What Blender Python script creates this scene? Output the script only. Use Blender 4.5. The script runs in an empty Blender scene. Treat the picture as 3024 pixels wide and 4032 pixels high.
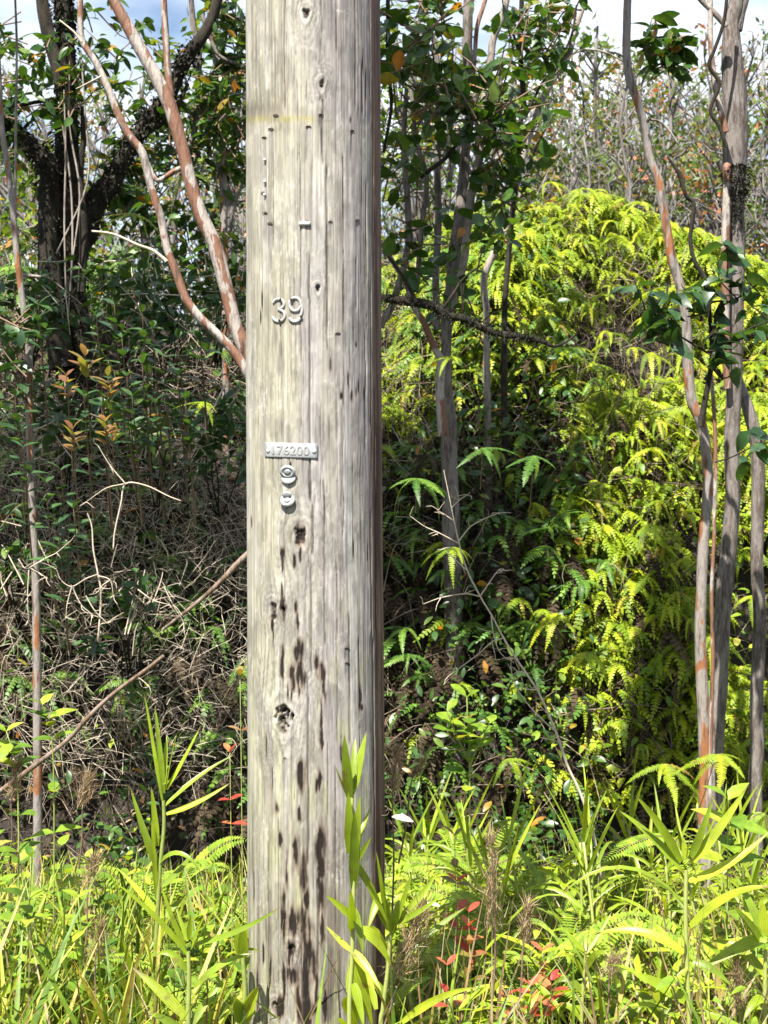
import bpy, math, random
import numpy as np
from mathutils import Vector, Matrix

random.seed(7)
rng = np.random.default_rng(7)
scene = bpy.context.scene
COL = scene.collection

# ------------------------------------------------------------------ camera
CAM_Z = 1.5
F = 5824.0                      # focal length in photograph pixels (3024 x 4032)
cam_d = bpy.data.cameras.new('camera')
cam = bpy.data.objects.new('camera', cam_d)
COL.objects.link(cam)
cam.location = (0, 0, CAM_Z)
cam.rotation_euler = (math.radians(90), 0, 0)
cam_d.sensor_fit = 'VERTICAL'
cam_d.sensor_height = 36.0
cam_d.sensor_width = 27.0
cam_d.lens = 36.0 * F / 4032.0
cam_d.clip_end = 2000
cam_d.dof.use_dof = True
cam_d.dof.focus_distance = 3.4
cam_d.dof.aperture_fstop = 13.0
scene.camera = cam

# ------------------------------------------------------------------ sky and sun
SUN_AZ = math.radians(-27)      # towards the left, measured from straight behind the camera
SUN_EL = math.radians(60)
to_sun = Vector((math.sin(SUN_AZ) * math.cos(SUN_EL), -math.cos(SUN_AZ) * math.cos(SUN_EL), math.sin(SUN_EL)))
world = bpy.data.worlds.new('World')
scene.world = world
world.use_nodes = True
wn = world.node_tree
wn.nodes.clear()
w_out = wn.nodes.new('ShaderNodeOutputWorld')
w_bg = wn.nodes.new('ShaderNodeBackground')
w_bg.inputs['Strength'].default_value = 0.055
w_sky = wn.nodes.new('ShaderNodeTexSky')
w_sky.sky_type = 'NISHITA'
w_sky.sun_disc = False
w_sky.sun_elevation = SUN_EL
w_sky.sun_rotation = math.atan2(to_sun.x, to_sun.y)
w_sky.altitude = 300
w_sky.ozone_density = 0.5
w_co = wn.nodes.new('ShaderNodeTexCoord')
w_map = wn.nodes.new('ShaderNodeMapping')
w_map.inputs['Scale'].default_value = (1.0, 1.0, 2.4)
w_nz = wn.nodes.new('ShaderNodeTexNoise')
w_nz.inputs['Scale'].default_value = 2.6
w_nz.inputs['Detail'].default_value = 7
w_nz.inputs['Roughness'].default_value = 0.55
w_rp = wn.nodes.new('ShaderNodeValToRGB')
w_rp.color_ramp.elements[0].position = 0.42
w_rp.color_ramp.elements[1].position = 0.66
w_mx = wn.nodes.new('ShaderNodeMix')
w_mx.data_type = 'RGBA'
w_mx.inputs[7].default_value = (8.2, 8.7, 9.2, 1)
wn.links.new(w_co.outputs['Generated'], w_map.inputs['Vector'])
wn.links.new(w_map.outputs[0], w_nz.inputs['Vector'])
wn.links.new(w_nz.outputs['Fac'], w_rp.inputs['Fac'])
wn.links.new(w_rp.outputs['Color'], w_mx.inputs[0])
wn.links.new(w_sky.outputs[0], w_mx.inputs[6])
wn.links.new(w_mx.outputs[2], w_bg.inputs['Color'])
wn.links.new(w_bg.outputs[0], w_out.inputs['Surface'])

sun_d = bpy.data.lights.new('sun', 'SUN')
sun_d.energy = 5.0
sun_d.angle = math.radians(0.55)
sun_d.color = (1.0, 0.955, 0.88)
sun = bpy.data.objects.new('sun', sun_d)
COL.objects.link(sun)
sun.rotation_euler = (-to_sun).to_track_quat('-Z', 'Y').to_euler()

scene.view_settings.view_transform = 'Standard'
scene.view_settings.look = 'None'
scene.view_settings.gamma = 1
scene.view_settings.use_curve_mapping = False
scene.view_settings.exposure = 1.85
scene.render.engine = 'CYCLES'
scene.cycles.use_denoising = True
scene.cycles.max_bounces = 8
scene.cycles.transparent_max_bounces = 8
scene.cycles.sample_clamp_indirect = 6

# ------------------------------------------------------------------ helpers
def W(px, py, y):
    """A point of the place: photograph pixel and distance in metres along the view axis."""
    return np.array(((px - 1512.0) / F * y, y, CAM_Z - (py - 2016.0) / F * y))

def hash2(ix, iy, seed):
    h = (ix.astype(np.int64) * 374761393 + iy.astype(np.int64) * 668265263 + seed * 1442695041) & 0xFFFFFFFF
    h = ((h ^ (h >> 13)) * 1274126177) & 0xFFFFFFFF
    return ((h ^ (h >> 16)) & 0xFFFFFF) / float(0xFFFFFF)

def vnoise(x, y, seed=0):
    x = np.asarray(x, float); y = np.asarray(y, float)
    xi = np.floor(x); yi = np.floor(y)
    fx = x - xi; fy = y - yi
    fx = fx * fx * (3 - 2 * fx); fy = fy * fy * (3 - 2 * fy)
    a = hash2(xi, yi, seed); b = hash2(xi + 1, yi, seed)
    c = hash2(xi, yi + 1, seed); d = hash2(xi + 1, yi + 1, seed)
    return (a * (1 - fx) + b * fx) * (1 - fy) + (c * (1 - fx) + d * fx) * fy

def fbm(x, y, seed=0, oct=4):
    s = 0; a = 0.5; t = 0
    for o in range(oct):
        s = s + a * vnoise(np.asarray(x) * 2 ** o, np.asarray(y) * 2 ** o, seed + o * 17)
        t += a; a *= 0.5
    return s / t

def sstep(a, b, x):
    t = np.clip((x - a) / (b - a), 0, 1)
    return t * t * (3 - 2 * t)

def make_mesh(name, V, faces, mat, attrs=None, smooth=True):
    """faces: list of (n,3) and (n,4) index arrays."""
    V = np.asarray(V, np.float32)
    me = bpy.data.meshes.new(name)
    me.vertices.add(len(V))
    me.vertices.foreach_set('co', V.ravel())
    faces = [np.asarray(f, np.int32) for f in faces if len(f)]
    nl = sum(f.size for f in faces); npoly = sum(len(f) for f in faces)
    me.loops.add(nl); me.polygons.add(npoly)
    me.loops.foreach_set('vertex_index', np.concatenate([f.ravel() for f in faces]))
    sizes = np.concatenate([np.full(len(f), f.shape[1], np.int32) for f in faces])
    starts = np.zeros(npoly, np.int32); starts[1:] = np.cumsum(sizes)[:-1]
    me.polygons.foreach_set('loop_start', starts)
    if smooth:
        me.polygons.foreach_set('use_smooth', np.ones(npoly, bool))
    for k, v in (attrs or {}).items():
        v = np.asarray(v, np.float32)
        if v.ndim == 1:
            a = me.attributes.new(k, 'FLOAT', 'POINT'); a.data.foreach_set('value', v)
        else:
            a = me.attributes.new(k, 'FLOAT_COLOR', 'POINT')
            if v.shape[1] == 3:
                v = np.concatenate([v, np.ones((len(v), 1), np.float32)], 1)
            a.data.foreach_set('color', v.ravel())
    me.update(calc_edges=True)
    me.validate()
    if mat: me.materials.append(mat)
    return me

def tag(o, label=None, cat=None, group=None, kind=None):
    if label: o['label'] = label
    if cat: o['category'] = cat
    if group: o['group'] = group
    if kind: o['kind'] = kind
    return o

def link(name, me, parent=None, M=None):
    o = bpy.data.objects.new(name, me)
    COL.objects.link(o)
    if parent: o.parent = parent
    if M is not None: o.matrix_local = M
    return o

def empty(name, loc, label, cat, group=None):
    o = bpy.data.objects.new(name, None)
    o.empty_display_size = 0.05
    COL.objects.link(o)
    o.location = Vector([float(v) for v in loc])
    return tag(o, label, cat, group)

def copy_tree(o, parent=None):
    c = o.copy(); COL.objects.link(c)
    if parent: c.parent = parent
    for ch in list(o.children):
        copy_tree(ch, c)
    return c

class Acc:
    """Collects pieces into one mesh, with a random tint number per piece."""
    def __init__(s): s.V = []; s.F3 = []; s.F4 = []; s.T = []; s.n = 0
    def add(s, V, F4=None, F3=None, tint=None):
        V = np.asarray(V, float).reshape(-1, 3)
        if F4 is not None and len(F4): s.F4.append(np.asarray(F4) + s.n)
        if F3 is not None and len(F3): s.F3.append(np.asarray(F3) + s.n)
        s.V.append(V)
        if tint is None: tint = rng.random()
        s.T.append(np.broadcast_to(np.asarray(tint, float), (len(V),)))
        s.n += len(V)
    def inst(s, tmpl, R, P, tint=None):
        tv, f4 = tmpl
        n, k = len(P), len(tv)
        V = np.einsum('nij,kj->nki', R, tv) + P[:, None, :]
        Fq = (f4[None] + (np.arange(n) * k)[:, None, None]).reshape(-1, 4)
        if tint is None: tint = rng.random(n)
        s.add(V.reshape(-1, 3), Fq, tint=np.repeat(tint, k))
    def mesh(s, name, mat):
        F = []
        if s.F4: F.append(np.concatenate(s.F4))
        if s.F3: F.append(np.concatenate(s.F3))
        return make_mesh(name, np.concatenate(s.V), F, mat, {'tint': np.concatenate(s.T)})

def norm(v):
    v = np.asarray(v, float)
    return v / np.maximum(np.linalg.norm(v, axis=-1, keepdims=True), 1e-9)

def frames(d, up):
    """Rotation matrices whose x axis is d and whose z axis is as near up as possible."""
    x = norm(d); u = np.broadcast_to(np.asarray(up, float), x.shape)
    y = np.cross(u, x)
    bad = np.linalg.norm(y, axis=-1) < 1e-4
    y[bad] = np.cross(np.array([0.3, 0.9, 0.1]), x[bad])
    y = norm(y); z = np.cross(x, y)
    return np.stack([x, y, z], -1)

def mat4(R, p, s=1.0):
    M = Matrix.Identity(4)
    for i in range(3):
        for j in range(3): M[i][j] = float(R[i][j] * s)
        M[i][3] = float(p[i])
    return M

def catmull(P, sub=6):
    P = np.asarray(P, float)
    if len(P) < 3: sub = max(sub, 4)
    Q = np.vstack([2 * P[0] - P[1], P, 2 * P[-1] - P[-2]])
    out = []
    for i in range(1, len(Q) - 2):
        for k in range(sub):
            t = k / sub
            a, b, c, d = Q[i - 1], Q[i], Q[i + 1], Q[i + 2]
            out.append(0.5 * ((2 * b) + (-a + c) * t + (2 * a - 5 * b + 4 * c - d) * t * t + (-a + 3 * b - 3 * c + d) * t ** 3))
    out.append(Q[-2])
    return np.array(out)

def tube(acc, P, R, sides=8, sub=5, rough=0.0, seed=0, tint=None, cap=True):
    """A tapering round limb along P with radii R, with an uneven surface."""
    PR = catmull(np.column_stack([P, R]), sub)
    C = PR[:, :3]; r = np.maximum(PR[:, 3], 0.0004)
    T = norm(np.gradient(C, axis=0))
    ref = np.array([0.0, 1.0, 0.12]) if abs(T[0][1]) < 0.8 else np.array([1.0, 0, 0.1])
    U = norm(np.cross(T, ref)); Vv = np.cross(T, U)
    a = np.linspace(0, 2 * np.pi, sides, endpoint=False)
    rr = r[:, None] * np.ones(sides)[None]
    if rough:
        L = np.cumsum(np.r_[0, np.linalg.norm(np.diff(C, axis=0), axis=1)])
        nx = (np.cos(a)[None] * 1.3 + 5 + seed * 3.1) + 0 * L[:, None]
        rr = rr * (1 + rough * (fbm(nx * 2 + np.sin(a)[None] * 1.7, L[:, None] * 9 + seed, seed, 3) - 0.5) * 2)
    ring = C[:, None] + rr[..., None] * (np.cos(a)[None, :, None] * U[:, None] + np.sin(a)[None, :, None] * Vv[:, None])
    n = len(C)
    V = ring.reshape(-1, 3)
    i = np.arange(n - 1)[:, None] * sides; j = np.arange(sides)[None]; j2 = (j + 1) % sides
    Fq = np.stack([i + j, i + j2, i + sides + j2, i + sides + j], -1).reshape(-1, 4)
    F3 = []
    if cap:
        V = np.vstack([V, C[-1] + T[-1] * r[-1] * 0.5])
        b = (n - 1) * sides
        F3 = [(b + k, b + (k + 1) % sides, len(V) - 1) for k in range(sides)]
    acc.add(V, Fq, F3, tint)

# ------------------------------------------------------------------ materials
def new_mat(name):
    m = bpy.data.materials.new(name); m.use_nodes = True
    nt = m.node_tree; nt.nodes.clear()
    return m, nt, nt.nodes, nt.links

def ramp(nt, stops):
    r = nt.nodes.new('ShaderNodeValToRGB')
    e = r.color_ramp.elements
    e[0].position, e[0].color = stops[0][0], (*stops[0][1], 1)
    e[1].position, e[1].color = stops[-1][0], (*stops[-1][1], 1)
    for p, c in stops[1:-1]:
        n = e.new(p); n.color = (*c, 1)
    return r

def leaf_mat(name, stops, trans=0.4, rough=0.42, spec=0.35, tcol=(1.25, 1.2, 0.55), noise=35):
    m, nt, N, L = new_mat(name)
    at = N.new('ShaderNodeAttribute'); at.attribute_name = 'tint'
    oi = N.new('ShaderNodeObjectInfo')
    ad = N.new('ShaderNodeMath'); ad.operation = 'ADD'
    L.new(at.outputs['Fac'], ad.inputs[0]); L.new(oi.outputs['Random'], ad.inputs[1])
    fr = N.new('ShaderNodeMath'); fr.operation = 'FRACT'; L.new(ad.outputs[0], fr.inputs[0])
    rp = ramp(nt, stops); L.new(fr.outputs[0], rp.inputs['Fac'])
    geo = N.new('ShaderNodeNewGeometry')
    nz = N.new('ShaderNodeTexNoise'); nz.inputs['Scale'].default_value = noise; nz.inputs['Detail'].default_value = 3
    L.new(geo.outputs['Position'], nz.inputs['Vector'])
    n2 = N.new('ShaderNodeTexNoise'); n2.inputs['Scale'].default_value = noise * 2.2; n2.inputs['Detail'].default_value = 4
    L.new(geo.outputs['Position'], n2.inputs['Vector'])
    r2 = ramp(nt, [(0.60, (0, 0, 0)), (0.72, (0.75, 0.75, 0.75))]); L.new(n2.outputs['Fac'], r2.inputs['Fac'])
    sp = N.new('ShaderNodeMix'); sp.data_type = 'RGBA'; sp.inputs[7].default_value = (0.17, 0.12, 0.04, 1)
    L.new(r2.outputs['Color'], sp.inputs[0]); L.new(rp.outputs['Color'], sp.inputs[6])
    ac = N.new('ShaderNodeAttribute'); ac.attribute_name = 'across'
    al = N.new('ShaderNodeAttribute'); al.attribute_name = 'along'
    cs = N.new('ShaderNodeMath'); cs.operation = 'MULTIPLY'; cs.inputs[1].default_value = 15.7
    L.new(ac.outputs['Fac'], cs.inputs[0])
    cc = N.new('ShaderNodeMath'); cc.operation = 'COSINE'; L.new(cs.outputs[0], cc.inputs[0])
    cm = N.new('ShaderNodeMath'); cm.operation = 'MULTIPLY_ADD'; cm.inputs[1].default_value = 0.13; cm.inputs[2].default_value = 0.92
    L.new(cc.outputs[0], cm.inputs[0])
    tn = N.new('ShaderNodeMath'); tn.operation = 'MULTIPLY_ADD'; tn.inputs[1].default_value = 0.35
    L.new(n2.outputs['Fac'], tn.inputs[0]); L.new(al.outputs['Fac'], tn.inputs[2])
    tr_ = ramp(nt, [(0.0, (0, 0, 0)), (1.0, (0, 0, 0))]); 
    tr_.color_ramp.elements[0].position = 0.93; tr_.color_ramp.elements[1].position = 1.0; tr_.color_ramp.elements[1].color = (0.9, 0.9, 0.9, 1)
    tsub = N.new('ShaderNodeMath'); tsub.operation = 'SUBTRACT'; tsub.inputs[1].default_value = 0.14
    L.new(tn.outputs[0], tsub.inputs[0]); L.new(tsub.outputs[0], tr_.inputs['Fac'])
    tb = N.new('ShaderNodeMix'); tb.data_type = 'RGBA'; tb.inputs[7].default_value = (0.2, 0.14, 0.05, 1)
    L.new(tr_.outputs['Color'], tb.inputs[0]); L.new(sp.outputs[2], tb.inputs[6])
    mr = N.new('ShaderNodeMapRange'); mr.inputs[1].default_value = 0.3; mr.inputs[2].default_value = 0.7
    mr.inputs[3].default_value = 0.72; mr.inputs[4].default_value = 1.25
    L.new(nz.outputs['Fac'], mr.inputs[0])
    mu = N.new('ShaderNodeVectorMath'); mu.operation = 'SCALE'
    L.new(tb.outputs[2], mu.inputs[0])
    ms = N.new('ShaderNodeMath'); ms.operation = 'MULTIPLY'
    L.new(mr.outputs[0], ms.inputs[0]); L.new(cm.outputs[0], ms.inputs[1]); L.new(ms.outputs[0], mu.inputs['Scale'])
    pb = N.new('ShaderNodeBsdfPrincipled'); pb.inputs['Roughness'].default_value = rough
    pb.inputs['Specular IOR Level'].default_value = spec
    L.new(mu.outputs[0], pb.inputs['Base Color'])
    tm = N.new('ShaderNodeVectorMath'); tm.operation = 'MULTIPLY'; tm.inputs[1].default_value = tcol
    L.new(mu.outputs[0], tm.inputs[0])
    tr = N.new('ShaderNodeBsdfTranslucent'); L.new(tm.outputs[0], tr.inputs['Color'])
    mx = N.new('ShaderNodeMixShader'); mx.inputs[0].default_value = trans
    L.new(pb.outputs[0], mx.inputs[1]); L.new(tr.outputs[0], mx.inputs[2])
    out = N.new('ShaderNodeOutputMaterial'); L.new(mx.outputs[0], out.inputs['Surface'])
    return m

def bark_mat(name, a, b, c, scale=(14, 14, 4), lo=0.44, hi=0.56, bump=0.4, rough=0.8, dark=(0.02, 0.017, 0.014), darkamt=0.35):
    """Patchy bark: a and b in flaking patches, c as fine mottling, dark specks."""
    m, nt, N, L = new_mat(name)
    geo = N.new('ShaderNodeNewGeometry')
    mp = N.new('ShaderNodeMapping'); mp.inputs['Scale'].default_value = scale
    L.new(geo.outputs['Position'], mp.inputs['Vector'])
    n1 = N.new('ShaderNodeTexNoise'); n1.inputs['Scale'].default_value = 1; n1.inputs['Detail'].default_value = 4
    n1.inputs['Distortion'].default_value = 0.6
    L.new(mp.outputs[0], n1.inputs['Vector'])
    r1 = ramp(nt, [(lo, (0, 0, 0)), (hi, (1, 1, 1))]); L.new(n1.outputs['Fac'], r1.inputs['Fac'])
    m1 = N.new('ShaderNodeMix'); m1.data_type = 'RGBA'
    m1.inputs[6].default_value = (*a, 1); m1.inputs[7].default_value = (*b, 1)
    L.new(r1.outputs['Color'], m1.inputs[0])
    n2 = N.new('ShaderNodeTexNoise'); n2.inputs['Scale'].default_value = 5; n2.inputs['Detail'].default_value = 5
    n2.inputs['Roughness'].default_value = 0.65
    L.new(mp.outputs[0], n2.inputs['Vector'])
    r2 = ramp(nt, [(0.5, (0, 0, 0)), (0.68, (0.8, 0.8, 0.8))]); L.new(n2.outputs['Fac'], r2.inputs['Fac'])
    m2 = N.new('ShaderNodeMix'); m2.data_type = 'RGBA'; m2.inputs[7].default_value = (*c, 1)
    L.new(r2.outputs['Color'], m2.inputs[0]); L.new(m1.outputs[2], m2.inputs[6])
    n3 = N.new('ShaderNodeTexNoise'); n3.inputs['Scale'].default_value = 3.1; n3.inputs['Detail'].default_value = 6
    mp3 = N.new('ShaderNodeMapping'); mp3.inputs['Scale'].default_value = (scale[0], scale[1], scale[2] * 0.7); mp3.inputs['Location'].default_value = (7, 3, 1)
    L.new(geo.outputs['Position'], mp3.inputs['Vector']); L.new(mp3.outputs[0], n3.inputs['Vector'])
    r3 = ramp(nt, [(0.30, (darkamt * 2.2,) * 3), (0.46, (0, 0, 0))]); L.new(n3.outputs['Fac'], r3.inputs['Fac'])
    m3 = N.new('ShaderNodeMix'); m3.data_type = 'RGBA'; m3.inputs[7].default_value = (*dark, 1)
    L.new(r3.outputs['Color'], m3.inputs[0]); L.new(m2.outputs[2], m3.inputs[6])
    pb = N.new('ShaderNodeBsdfPrincipled'); pb.inputs['Roughness'].default_value = rough
    pb.inputs['Specular IOR Level'].default_value = 0.25
    L.new(m3.outputs[2], pb.inputs['Base Color'])
    bp = N.new('ShaderNodeBump'); bp.inputs['Strength'].default_value = bump; bp.inputs['Distance'].default_value = 0.006
    L.new(n2.outputs['Fac'], bp.inputs['Height']); L.new(bp.outputs[0], pb.inputs['Normal'])
    out = N.new('ShaderNodeOutputMaterial'); L.new(pb.outputs[0], out.inputs['Surface'])
    return m

def plain_mat(name, stops, rough=0.7, metal=0.0, scale=60, bump=0.15):
    m, nt, N, L = new_mat(name)
    geo = N.new('ShaderNodeNewGeometry')
    nz = N.new('ShaderNodeTexNoise'); nz.inputs['Scale'].default_value = scale; nz.inputs['Detail'].default_value = 4
    L.new(geo.outputs['Position'], nz.inputs['Vector'])
    at = N.new('ShaderNodeAttribute'); at.attribute_name = 'tint'
    ma = N.new('ShaderNodeMath'); ma.operation = 'MULTIPLY_ADD'; ma.inputs[1].default_value = 0.7; 
    L.new(at.outputs['Fac'], ma.inputs[0])
    m2 = N.new('ShaderNodeMath'); m2.operation = 'MULTIPLY'; m2.inputs[1].default_value = 0.8
    L.new(nz.outputs['Fac'], m2.inputs[0]); L.new(m2.outputs[0], ma.inputs[2])
    rp = ramp(nt, stops); L.new(ma.outputs[0], rp.inputs['Fac'])
    pb = N.new('ShaderNodeBsdfPrincipled'); pb.inputs['Roughness'].default_value = rough; pb.inputs['Metallic'].default_value = metal
    L.new(rp.outputs['Color'], pb.inputs['Base Color'])
    bp = N.new('ShaderNodeBump'); bp.inputs['Strength'].default_value = bump; bp.inputs['Distance'].default_value = 0.003
    L.new(nz.outputs['Fac'], bp.inputs['Height']); L.new(bp.outputs[0], pb.inputs['Normal'])
    out = N.new('ShaderNodeOutputMaterial'); L.new(pb.outputs[0], out.inputs['Surface'])
    return m

M = {}
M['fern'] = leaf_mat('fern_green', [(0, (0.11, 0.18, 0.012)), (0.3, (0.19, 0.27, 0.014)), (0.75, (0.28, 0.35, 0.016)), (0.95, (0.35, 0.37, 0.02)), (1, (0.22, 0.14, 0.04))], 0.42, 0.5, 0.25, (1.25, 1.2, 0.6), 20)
M['fern_shade'] = leaf_mat('fern_shaded_green', [(0, (0.05, 0.12, 0.018)), (0.6, (0.09, 0.19, 0.025)), (1, (0.16, 0.27, 0.03))], 0.4, 0.45, 0.3)  # darker copy of the fern green for shaded fronds, shade put into the colour
M['dead_fern'] = leaf_mat('dead_fern', [(0, (0.018, 0.013, 0.009)), (0.6, (0.034, 0.024, 0.015)), (1, (0.09, 0.068, 0.042))], 0.2, 0.8, 0.1, (1.1, 1, 0.8))
M['sword'] = leaf_mat('sword_fern', [(0, (0.12, 0.2, 0.02)), (0.6, (0.2, 0.3, 0.03)), (1, (0.28, 0.34, 0.04))], 0.42, 0.45, 0.3)
M['orchid'] = leaf_mat('strap_leaf', [(0, (0.17, 0.25, 0.02)), (0.6, (0.25, 0.34, 0.02)), (1, (0.34, 0.4, 0.025))], 0.45, 0.4, 0.4, (1.3, 1.25, 0.4), 14)
M['herb'] = leaf_mat('herb_leaf', [(0, (0.05, 0.11, 0.012)), (0.35, (0.11, 0.2, 0.016)), (0.65, (0.19, 0.28, 0.02)), (0.93, (0.28, 0.34, 0.028)), (1, (0.3, 0.25, 0.05))], 0.4, 0.45, 0.35)
M['grass'] = leaf_mat('grass_blade', [(0, (0.06, 0.12, 0.012)), (0.45, (0.15, 0.23, 0.02)), (0.8, (0.3, 0.31, 0.035)), (1, (0.38, 0.3, 0.1))], 0.35, 0.5, 0.3)
M['straw'] = leaf_mat('dry_straw', [(0, (0.13, 0.075, 0.038)), (0.5, (0.24, 0.165, 0.09)), (1, (0.4, 0.32, 0.2))], 0.25, 0.7, 0.2, (1, 1, 0.9))
M['glossy'] = leaf_mat('glossy_tree_leaf', [(0, (0.018, 0.05, 0.012)), (0.6, (0.035, 0.085, 0.018)), (0.9, (0.06, 0.12, 0.02)), (0.955, (0.1, 0.16, 0.02)), (1, (0.35, 0.13, 0.02))], 0.33, 0.36, 0.5, (1.6, 1.5, 0.4))
M['bushy'] = leaf_mat('bushy_tree_leaf', [(0, (0.03, 0.065, 0.012)), (0.6, (0.07, 0.13, 0.018)), (0.88, (0.15, 0.2, 0.02)), (0.94, (0.24, 0.24, 0.03)), (1, (0.34, 0.13, 0.03))], 0.35, 0.4, 0.4, (1.5, 1.4, 0.5))
M['glossy2'] = leaf_mat('glossy_dark_leaf', [(0, (0.016, 0.045, 0.016)), (0.7, (0.03, 0.075, 0.022)), (1, (0.05, 0.11, 0.03))], 0.3, 0.4, 0.5, (1.6, 1.5, 0.4))
M['far'] = leaf_mat('far_tree_leaf', [(0, (0.06, 0.1, 0.025)), (0.55, (0.10, 0.15, 0.03)), (0.72, (0.2, 0.2, 0.04)), (0.8, (0.32, 0.12, 0.04)), (1, (0.38, 0.09, 0.05))], 0.35, 0.5, 0.3)
M['red'] = leaf_mat('red_young_leaf', [(0, (0.35, 0.03, 0.025)), (0.5, (0.4, 0.09, 0.05)), (1, (0.42, 0.17, 0.06))], 0.4, 0.35, 0.4, (1.3, 0.9, 0.7))
M['copper'] = leaf_mat('copper_young_leaf', [(0, (0.17, 0.07, 0.035)), (0.35, (0.22, 0.13, 0.035)), (0.7, (0.16, 0.19, 0.03)), (1, (0.26, 0.13, 0.08))], 0.45, 0.3, 0.5, (1.3, 1.1, 0.6))
M['white'] = leaf_mat('pale_dry_leaf', [(0, (0.42, 0.34, 0.29)), (1, (0.5, 0.42, 0.37))], 0.3, 0.5, 0.3, (1, 1, 1))
M['stem_green'] = plain_mat('green_stem', [(0.2, (0.12, 0.16, 0.03)), (0.9, (0.24, 0.27, 0.07))], 0.5)
M['stem_brown'] = plain_mat('brown_stem', [(0.2, (0.05, 0.03, 0.02)), (0.9, (0.16, 0.1, 0.06))], 0.8)
M['twig'] = plain_mat('pale_twig', [(0.2, (0.17, 0.13, 0.095)), (0.9, (0.45, 0.38, 0.29))], 0.85)
M['tangle'] = plain_mat('brown_tangle', [(0.15, (0.022, 0.014, 0.009)), (0.7, (0.065, 0.042, 0.028)), (1.05, (0.22, 0.17, 0.12))], 0.9)
M['guava'] = bark_mat('peeling_orange_bark', (0.165, 0.08, 0.048), (0.30, 0.265, 0.235), (0.17, 0.115, 0.085), (20, 20, 6), 0.49, 0.515, 0.7, 0.6)
M['guava_grey'] = bark_mat('grey_and_orange_bark', (0.22, 0.085, 0.03), (0.21, 0.185, 0.165), (0.13, 0.10, 0.08), (22, 22, 5), 0.40, 0.43, 0.8, 0.7)
M['deadwood'] = bark_mat('dead_brown_wood', (0.11, 0.07, 0.045), (0.17, 0.13, 0.10), (0.2, 0.16, 0.13), (22, 22, 5), 0.44, 0.58, 0.5, 0.85)
M['pale'] = bark_mat('pale_grey_bark', (0.25, 0.215, 0.185), (0.15, 0.12, 0.10), (0.33, 0.30, 0.27), (22, 22, 6), 0.42, 0.62, 0.5, 0.8)
M['ohia'] = bark_mat('grey_flaking_bark', (0.15, 0.13, 0.115), (0.075, 0.058, 0.048), (0.22, 0.2, 0.185), (26, 26, 6), 0.45, 0.6, 0.9, 0.85, (0.03, 0.02, 0.018), 0.4)
M['mossy'] = bark_mat('black_mossy_bark', (0.014, 0.011, 0.009), (0.034, 0.026, 0.019), (0.03, 0.034, 0.014), (24, 24, 9), 0.42, 0.62, 1.0, 0.95, (0.008, 0.007, 0.006), 0.4)
M['far_bark'] = bark_mat('far_grey_bark', (0.15, 0.135, 0.125), (0.08, 0.068, 0.06), (0.21, 0.195, 0.185), (8, 8, 2), 0.42, 0.62, 0.2)
M['moss'] = plain_mat('black_moss', [(0.2, (0.007, 0.007, 0.005)), (0.9, (0.024, 0.023, 0.011))], 1.0)
M['soil'] = plain_mat('dark_litter', [(0.2, (0.010, 0.008, 0.006)), (0.5, (0.022, 0.016, 0.010)), (0.85, (0.07, 0.048, 0.028))], 0.95, 0, 9, 0.6)
M['alu'] = plain_mat('weathered_aluminium', [(0.15, (0.23, 0.24, 0.235)), (0.7, (0.37, 0.38, 0.38))], 0.42, 0.35, 120, 0.1)
M['numal'] = plain_mat('dull_cast_aluminium', [(0.15, (0.19, 0.19, 0.175)), (0.7, (0.31, 0.31, 0.29))], 0.5, 0.2, 160, 0.2)
M['steel'] = plain_mat('rusty_steel', [(0.1, (0.03, 0.02, 0.015)), (0.8, (0.1, 0.06, 0.04))], 0.7, 0.4, 200)
M['nail'] = plain_mat('galvanised_nail', [(0.1, (0.36, 0.36, 0.32)), (0.8, (0.58, 0.57, 0.5))], 0.5, 0.3, 200)

# ------------------------------------------------------------------ leaf shapes (x along the leaf, z up)
def leaf_tmpl(rows=5, width=0.22, fold=0.06, droop=0.12, shape='ellipse', cup=0.0, wave=0.0):
    t = np.linspace(0, 1, rows)
    if shape == 'ellipse': w = np.sin(np.pi * np.clip(t * 0.94 + 0.03, 0, 1)) ** 0.8
    elif shape == 'ovate': w = np.sin(np.pi * t ** 0.72) ** 0.9 + 0.03
    elif shape == 'obovate': w = np.sin(np.pi * t ** 1.35) ** 0.75 + 0.05 * (1 - t)
    elif shape == 'strap': w = np.clip(np.minimum(0.55 + 1.6 * t, 1) * (1 - t ** 2.2), 0.02, 1)
    elif shape == 'blade': w = np.clip((1 - t) ** 0.7, 0.03, 1)
    w = np.maximum(w, 0.03) * width
    x = t * (1 - 0.12 * droop * t); z = -droop * t ** 2
    V = []
    for i in range(rows):
        wv = wave * math.sin(i * 2.1)
        V += [(x[i], w[i], z[i] + fold * w[i] / width - cup * t[i] + wv * w[i]), (x[i], 0, z[i]), (x[i], -w[i], z[i] + fold * w[i] / width - wv * w[i])]
    V = np.array(V)
    Fq = []
    for i in range(rows - 1):
        a = i * 3
        Fq += [(a, a + 1, a + 4, a + 3), (a + 1, a + 2, a + 5, a + 4)]
    return V, np.array(Fq)

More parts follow.
